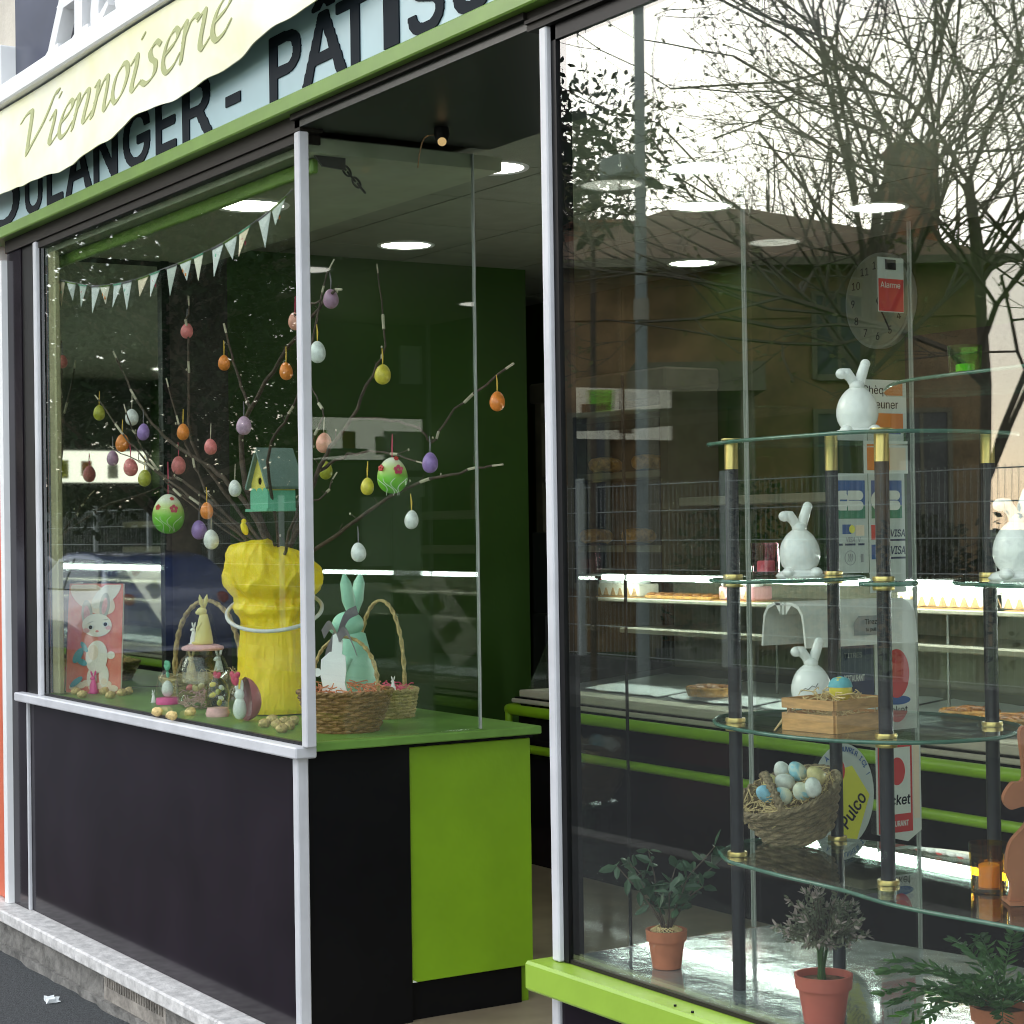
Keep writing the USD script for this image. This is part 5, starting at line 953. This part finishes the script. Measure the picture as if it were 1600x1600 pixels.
sb = thing('black_stand', 'slim black stand at the left end of the pastry counter', 'stand', (-2.22, 2.3, FZ)); obj(sb, 'column', bx(-2.27, -2.15, 2.22, 2.34, FZ+.02, 1.2, .01), 'black_matt'); obj(sb, 'foot', bx(-2.31, -2.11, 2.18, 2.38, FZ, FZ+.019, .004), 'black_matt'); obj(sb, 'top_board', bx(-2.3, -2.12, 2.25, 2.27, 1.2, 1.55, .004), 'black_matt')
# ================================================================ the street that the panes mirror
# ---- house across the road
hc = away(1200, 865, 13.5); hc[2] = 0; ax = np.array([.53, -.848, 0]); dp = np.array([-.848, -.53, 0]); UPZ = np.array([0, 0, 1.0])
def hb(u0, u1, d0, d1, z0, z1):
    b = trimesh.creation.box(extents=(u1-u0, d1-d0, z1-z0)); v = b.vertices+[(u0+u1)/2, (d0+d1)/2, (z0+z1)/2]; b.vertices = hc+v[:, :1]*ax+v[:, 1:2]*dp+v[:, 2:]*UPZ; b.fix_normals(); return b
def hv(u, d, z_): return hc+ax*u+dp*d+UPZ*z_
ho = thing('stone_house', 'brown stone house with tile roof and brick chimneys, mirrored in the right window', 'house', hc)
k = np.linalg.norm((hc-CAM*[1, -1, 1])[:2])/FPX                 # metres per photo pixel at the house
W0, W1, EZ, RZ_ = -360*k, 345*k, 1.55+412*k, 1.55+562*k
obj(ho, 'wall', hb(W0, W1, 0, 7, 0, EZ), 'house_stone')
def roofm(z0, z1, o_):
    V = [hv(W0-o_, -o_, z0), hv(W1+o_, -o_, z0), hv(W1+o_, 7+o_, z0), hv(W0-o_, 7+o_, z0), hv(W0+2.0, 3.2, z1), hv(W1-2.6, 3.2, z1)]
    t = trimesh.convex.convex_hull(np.array(V)); return t
obj(ho, 'roof', roofm(EZ+.005, RZ_, .35), 'roof_tile'); obj(ho, 'gutter', [hb(W0-.36, W1+.36, -.45, -.35, EZ-.08, EZ+.02)], 'porch_cream'); obj(ho, 'band', hb(W0, W1, -.03, -.001, EZ-.7, EZ-.58), 'house_stone')
c1 = hb(255*k, 325*k, 2.0, 2.8, EZ, 1.55+634*k); obj(ho, 'chimney', c1, 'brick'); obj(ho, 'chimney_cap', hb(250*k, 330*k, 1.95, 2.85, 1.55+634.1*k, 1.55+644*k), 'brick')
obj(ho, 'chimney', hb(-300*k, -205*k, 2.0, 2.8, EZ-.2, 1.55+505*k), 'brick')
for u in range(5): obj(ho, 'chimney_pot', hb((-296+u*20)*k, (-290+u*20)*k, 2.2, 2.35, 1.55+505*k, 1.55+518*k), 'brick')
obj(ho, 'chimney_cap', hb(-302*k, -203*k, 1.98, 2.82, 1.55+518*k, 1.55+523*k), 'brick')
for u0, u1, z0, z1 in ((-300, -250, .9, 3.0), (80, 150, .9, 3.0), (200, 280, .9, 3.0), (80, 150, 3.5, 4.5)):
    f = obj(ho, 'window', hb(u0*k, u1*k, -.04, -.002, z0, z1), 'car_glass')
    obj(f, 'frame', [hb(u0*k-.06, u0*k, -.07, -.001, z0-.06, z1+.06), hb(u1*k, u1*k+.06, -.07, -.001, z0-.06, z1+.06), hb(u0*k, u1*k, -.07, -.001, z1, z1+.06), hb(u0*k, u1*k, -.09, -.001, z0-.08, z0), hb((u0+u1)/2*k-.02, (u0+u1)/2*k+.02, -.06, -.041, z0, z1)], 'porch_cream')
pc = obj(ho, 'porch', [hb(-200*k, -180*k, -1.5, -.06, 0, 3.2), hb(-60*k, -40*k, -1.5, -.06, 0, 3.2), hb(-215*k, -25*k, -1.6, -.06, 3.2, 3.55)], 'porch_cream'); obj(ho, 'door', hb(-178*k, -62*k, -.05, -.002, .1, 3.1), 'house_door'); obj(ho, 'step', hb(-190*k, -50*k, -1.7, -.06, 0, .15), 'concrete')
# ---- wire fence along the far pavement
FY = -9.4
fe = thing('wire_fence', 'pale wire mesh fence on posts along the far pavement, seen mirrored in both windows', 'fence', (-15, FY, 0)); fx = np.arange(-45, 3.1, 2.5)
for x_ in fx: obj(fe, 'post', bx(x_-.035, x_+.035, FY-.03, FY+.03, 0, 2.12), 'fence_wire')
for a_, b in zip(fx[:-1], fx[1:]):
    hz = [(x, z_) for z_ in (.25, .55, .85, 1.15, 1.45, 1.75, 2.02) for x in (0,)]
    A = [(a_+.04, FY-.005, z_) for _, z_ in hz]; B = [(b-.04, FY-.005, z_) for _, z_ in hz]; n_ = len(A); va = np.arange(a_+.1, b-.05, .075)
    A += [(x, FY+.005, .22) for x in va]; B += [(x, FY+.005, 2.05) for x in va]; rr = np.r_[np.full(n_, .006), np.full(len(va), .0026)]
    obj(fe, 'mesh_panel', sticks(A, B, rr, rr), 'fence_wire')
solo('low_wall', 'low pale concrete wall under the wire fence across the road', 'wall', bx(-46, 4, FY-.12, FY+.12, 0, .22), 'concrete')
# ---- lamp post with a small cabinet
lp = away(1000, 700, 8.5); lp[2] = 0; lt = thing('lamp_post', 'tall grey metal pole with a small grey box, seen mirrored in the right window', 'lamp post', lp)
obj(lt, 'pole', tube([lp, lp+[.06, 0, 4.0], lp+[.12, 0, 9.0]], [.062, .055, .045], 14), 'pole_grey', smooth=True); obj(lt, 'collar', tube([lp+[.055, 0, 3.55], lp+[.058, 0, 3.75]], .072, 14), 'house_cream', smooth=40)
kz = np.linalg.norm(lp-CAM*[1, -1, 1])/FPX; obj(lt, 'box', bx(lp[0]-.42, lp[0]-.04, lp[1]-.14, lp[1]+.14, 1.55+555*kz, 1.55+588*kz, .02), 'pole_grey'); obj(lt, 'arm', tube([lp+[.12, 0, 8.9], lp+[.5, .4, 9.3], lp+[1.3, 1.2, 9.4]], .035, 8), 'pole_grey', smooth=True); obj(lt, 'lantern', bx(lp[0]+1.1, lp[0]+1.7, lp[1]+1.0, lp[1]+1.5, 9.33, 9.46, .04), 'pole_grey')
# ---- trees
def bare_tree(base, h, spread, label, seed, lean=(0, 0), levels=6):
    r_ = random.Random(seed); ng = np.random.default_rng(seed); A, B, ra, rb, tips = [], [], [], [], []
    def grow(p, d, l, r, lv):
        n = 5 if lv < 2 else 3
        for i in range(n):
            d = d+ng.normal(size=3)*(.05 if lv == 0 else .13)+np.array([0, 0, .035 if lv > 1 else 0]); d /= np.linalg.norm(d); q = p+d*l/n; r2 = r*(.93 if lv else .95)
            A.append(p); B.append(q); ra.append(r); rb.append(r2); p, r = q, r2
            if lv >= levels-3: tips.append((q, d))
            if lv < levels and (i > 0 or lv > 1): 
                for _ in range(1 if lv > 1 and r_.random() < .6 else (2 if lv < 2 else 0)):
                    s_ = ng.normal(size=3); s_ -= d*(s_@d); s_ /= np.linalg.norm(s_); a_ = r_.uniform(.5, .95); grow(q, d*math.cos(a_)+s_*math.sin(a_)*spread+np.array([0, 0, .1]), l*r_.uniform(.55, .74), max(r*.62, .004), lv+1)
    grow(np.array(base, float), np.array([lean[0], lean[1], 1.0]), h*.42, h*.0055, 0)
    t = thing('bare_tree', label, 'tree', base); A, B, ra, rb = map(np.array, (A, B, ra, rb)); big = ra > h*.003
    obj(t, 'trunk', sticks(A[big], B[big], ra[big], rb[big], 8), 'bark'); obj(t, 'branches', sticks(A[~big], B[~big], ra[~big], rb[~big], 4), 'bark')
    tips = tips[::1]; r_.shuffle(tips); tips = tips[:2600]; C_ = [q for q, _ in tips]; D_2 = [d+ng.normal(size=3)*.8 for _, d in tips]; obj(t, 'crown', leaf_cloud(C_, D_2, ng.uniform(.04, .08, len(C_)), .035), 'bud_leaf')
def tp(px, y): q = away(px, 865, y); q[2] = 0; return q
bare_tree(tp(1290, 11.2), 12.5, 1.0, 'slender budding tree before the stone house, seen mirrored left of the big chimney', 3)
bare_tree(tp(1530, 11.5), 11.5, 1.0, 'budding tree with forked trunk at the right edge of the mirrored scene', 11, (.12, 0))
bare_tree(tp(1400, 22), 15, 1.0, 'tall bare tree behind the mirrored stone house, above its chimney', 21)
bare_tree(tp(1130, 20), 10, 1.0, 'bare tree behind the left part of the mirrored house roof', 33)
def leafy_tree(base, h0, h1, rad, n, label, seed, lw=(.16, .075)):
    ng = np.random.default_rng(seed); t = thing('evergreen_tree', label, 'tree', base); base = np.asarray(base, float); cz = (h0+h1)/2; hh = (h1-h0)/2
    cl = []
    while len(cl) < 46:
        u = ng.normal(size=3); u /= np.linalg.norm(u); u *= ng.uniform(.35, 1)**.6; cl.append(base+[0, 0, cz]+u*np.array([rad, rad, hh]))
    cl = np.array(cl); A = np.repeat([[base[0], base[1], cz-hh*.5]], len(cl), 0)+[0, 0, 0]; A[:, 2] = np.clip(cl[:, 2]-hh*.3, h0*.6, h1); obj(t, 'trunk', tube([base, base+[.1, 0, h0], base+[0, .1, h1*.85]], [.055*rad, .045*rad, .012*rad], 10), 'bark', smooth=True); obj(t, 'limbs', sticks(A, cl, np.full(len(cl), .012*rad), np.full(len(cl), .004*rad), 5), 'bark')
    i = ng.integers(0, len(cl), n); u = ng.normal(size=(n, 3)); u /= np.linalg.norm(u, axis=1, keepdims=True); C_ = cl[i]+u*(ng.random((n, 1))**.45)*np.array([rad*.34, rad*.34, hh*.30])
    if n < 200: obj(t, 'twigs', sticks(cl[i], C_, np.full(n, .006), np.full(n, .003)), 'bark')
    obj(t, 'crown', leaf_cloud(C_, u*.7+ng.normal(size=(n, 3))*.6+[0, 0, .1], ng.uniform(lw[0]*.7, lw[0]*1.2, n), lw[1]), 'magnolia')
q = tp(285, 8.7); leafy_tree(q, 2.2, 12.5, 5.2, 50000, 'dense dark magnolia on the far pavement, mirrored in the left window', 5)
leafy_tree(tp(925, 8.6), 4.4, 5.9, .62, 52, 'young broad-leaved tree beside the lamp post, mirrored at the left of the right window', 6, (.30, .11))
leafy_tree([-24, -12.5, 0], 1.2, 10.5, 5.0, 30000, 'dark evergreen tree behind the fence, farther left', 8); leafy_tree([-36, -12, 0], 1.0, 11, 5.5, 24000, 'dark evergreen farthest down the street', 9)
for k, (x_, y_) in enumerate(((-8.5, -10.6), (-11.5, -10.9), (-5.5, -10.4), (-20, -11), (-29, -10.8))):
    leafy_tree([x_, y_, 0], .2, 1.7+.3*(k % 2), 1.0, 1500, ['low clipped shrub behind the fence, right of the porch', 'low shrub behind the fence before the porch', 'low shrub behind the fence nearest the bakery', 'low shrub behind the fence by the magnolia', 'low shrub behind the fence far down the street'][k], 50+k, (.09, .05))
# ---- parked cars
def car(x, y, label, paint, sc=1.0):
    o = np.array([x, y, -.12]); f = thing('parked_car', label, 'car', o, group=None)
    side = np.array([(-2.05, .32), (-2.1, .55), (-2.0, .78), (-1.85, .92), (-1.55, .98), (-.95, 1.03), (-.35, 1.42), (.1, 1.50), (.9, 1.48), (1.5, 1.36), (1.95, 1.0), (2.05, .7), (2.03, .35), (1.7, .25), (-1.75, .25)])*sc
    P_ = smooth_line(side, 4); n = len(P_); V = []
    for yy, kk_ in ((-.86, .93), (-.82, 1), (.82, 1), (.86, .93)):
        wd = np.where(P_[:, 1] > 1.0*sc, 1-.22*np.clip((P_[:, 1]/sc-1.0)/.5, 0, 1), 1.0); c_ = np.array([0, .75*sc]); Q = c_+(P_-c_)*kk_; V += [(a_, yy*sc*w_, b) for (a_, b), w_ in zip(Q, wd)]
    F = []
    for i in range(3):
        for j in range(n): l = (j+1) % n; F.append((i*n+j, i*n+l, (i+1)*n+l, (i+1)*n+j))
    V += [(0, -.86*sc, .7*sc), (0, .86*sc, .7*sc)]; tri = [q_ for a_, b, c_, d in F for q_ in ((a_, b, c_), (a_, c_, d))]+[(4*n, (j+1) % n, j) for j in range(n)]+[(4*n+1, 3*n+j, 3*n+(j+1) % n) for j in range(n)]
    b_ = trimesh.Trimesh(V, tri, process=False); b_.fix_normals(); b_.apply_translation(o); obj(f, 'body', b_, paint, smooth=40)
    for s_ in (-1, 1):
        for poly in ([(-.72, 1.03), (-.28, 1.36), (.28, 1.42), (.28, 1.03)], [(.35, 1.03), (.35, 1.42), (.95, 1.40), (1.35, 1.28), (1.5, 1.05)]):
            P2 = np.array(poly)*sc; hull = [(o[0]+a_, o[1]+s_*(.868-.2*max(0, (b/sc-1.0)/.5)+e)*sc, o[2]+b) for a_, b in P2 for e in (-.03, .006)]; obj(f, 'window', trimesh.convex.convex_hull(np.array(hull)), 'car_glass')
        for xx in (-1.3, 1.28):
            c_ = trimesh.creation.cylinder(.31*sc, .2, sections=24); c_.apply_transform(trimesh.transformations.rotation_matrix(math.pi/2, [1, 0, 0])); c_.apply_translation(o+[xx*sc, s_*.77*sc, .31*sc]); wh = obj(f, 'wheel', c_, 'tyre', smooth=40); c_ = trimesh.creation.cylinder(.19*sc, .21, sections=20); c_.apply_transform(trimesh.transformations.rotation_matrix(math.pi/2, [1, 0, 0])); c_.apply_translation(o+[xx*sc, s_*.772*sc, .31*sc]); obj(wh, 'rim', c_, 'steel', smooth=40)
        obj(f, 'headlight', ell(o+np.array([-1.98, s_*.6, .68])*sc, (.1, .2, .09), 2), 'white_metal', smooth=True); obj(f, 'tail_light', ell(o+np.array([1.95, s_*.62, .85])*sc, (.08, .14, .14), 2), 'lamp_red', smooth=True)
    obj(f, 'windscreen', trimesh.convex.convex_hull(np.array([(o[0]+a_*sc, o[1]+yy*sc, o[2]+b*sc) for a_, b, yy in ((-.9, 1.06, -.68), (-.9, 1.06, .68), (-.4, 1.40, -.6), (-.4, 1.40, .6), (-.85, 1.02, 0), (-.38, 1.36, 0))])), 'car_glass')
cp = away(185, 865, 6.9); car(cp[0], -6.9, 'dark blue car parked across the road, mirrored above the rabbit poster', 'car_blue'); car(cp[0]-6.3, -6.95, 'silver car parked farther down the road, mirrored at the left edge', 'car_silver')

n_ = 26000; hp = rng.random((n_, 3))*[30, 1.3, 3.4]; hp[:, 2] *= .82+.18*np.sin(hp[:, 0]*1.7); hp += [-46, -11.9, 0]
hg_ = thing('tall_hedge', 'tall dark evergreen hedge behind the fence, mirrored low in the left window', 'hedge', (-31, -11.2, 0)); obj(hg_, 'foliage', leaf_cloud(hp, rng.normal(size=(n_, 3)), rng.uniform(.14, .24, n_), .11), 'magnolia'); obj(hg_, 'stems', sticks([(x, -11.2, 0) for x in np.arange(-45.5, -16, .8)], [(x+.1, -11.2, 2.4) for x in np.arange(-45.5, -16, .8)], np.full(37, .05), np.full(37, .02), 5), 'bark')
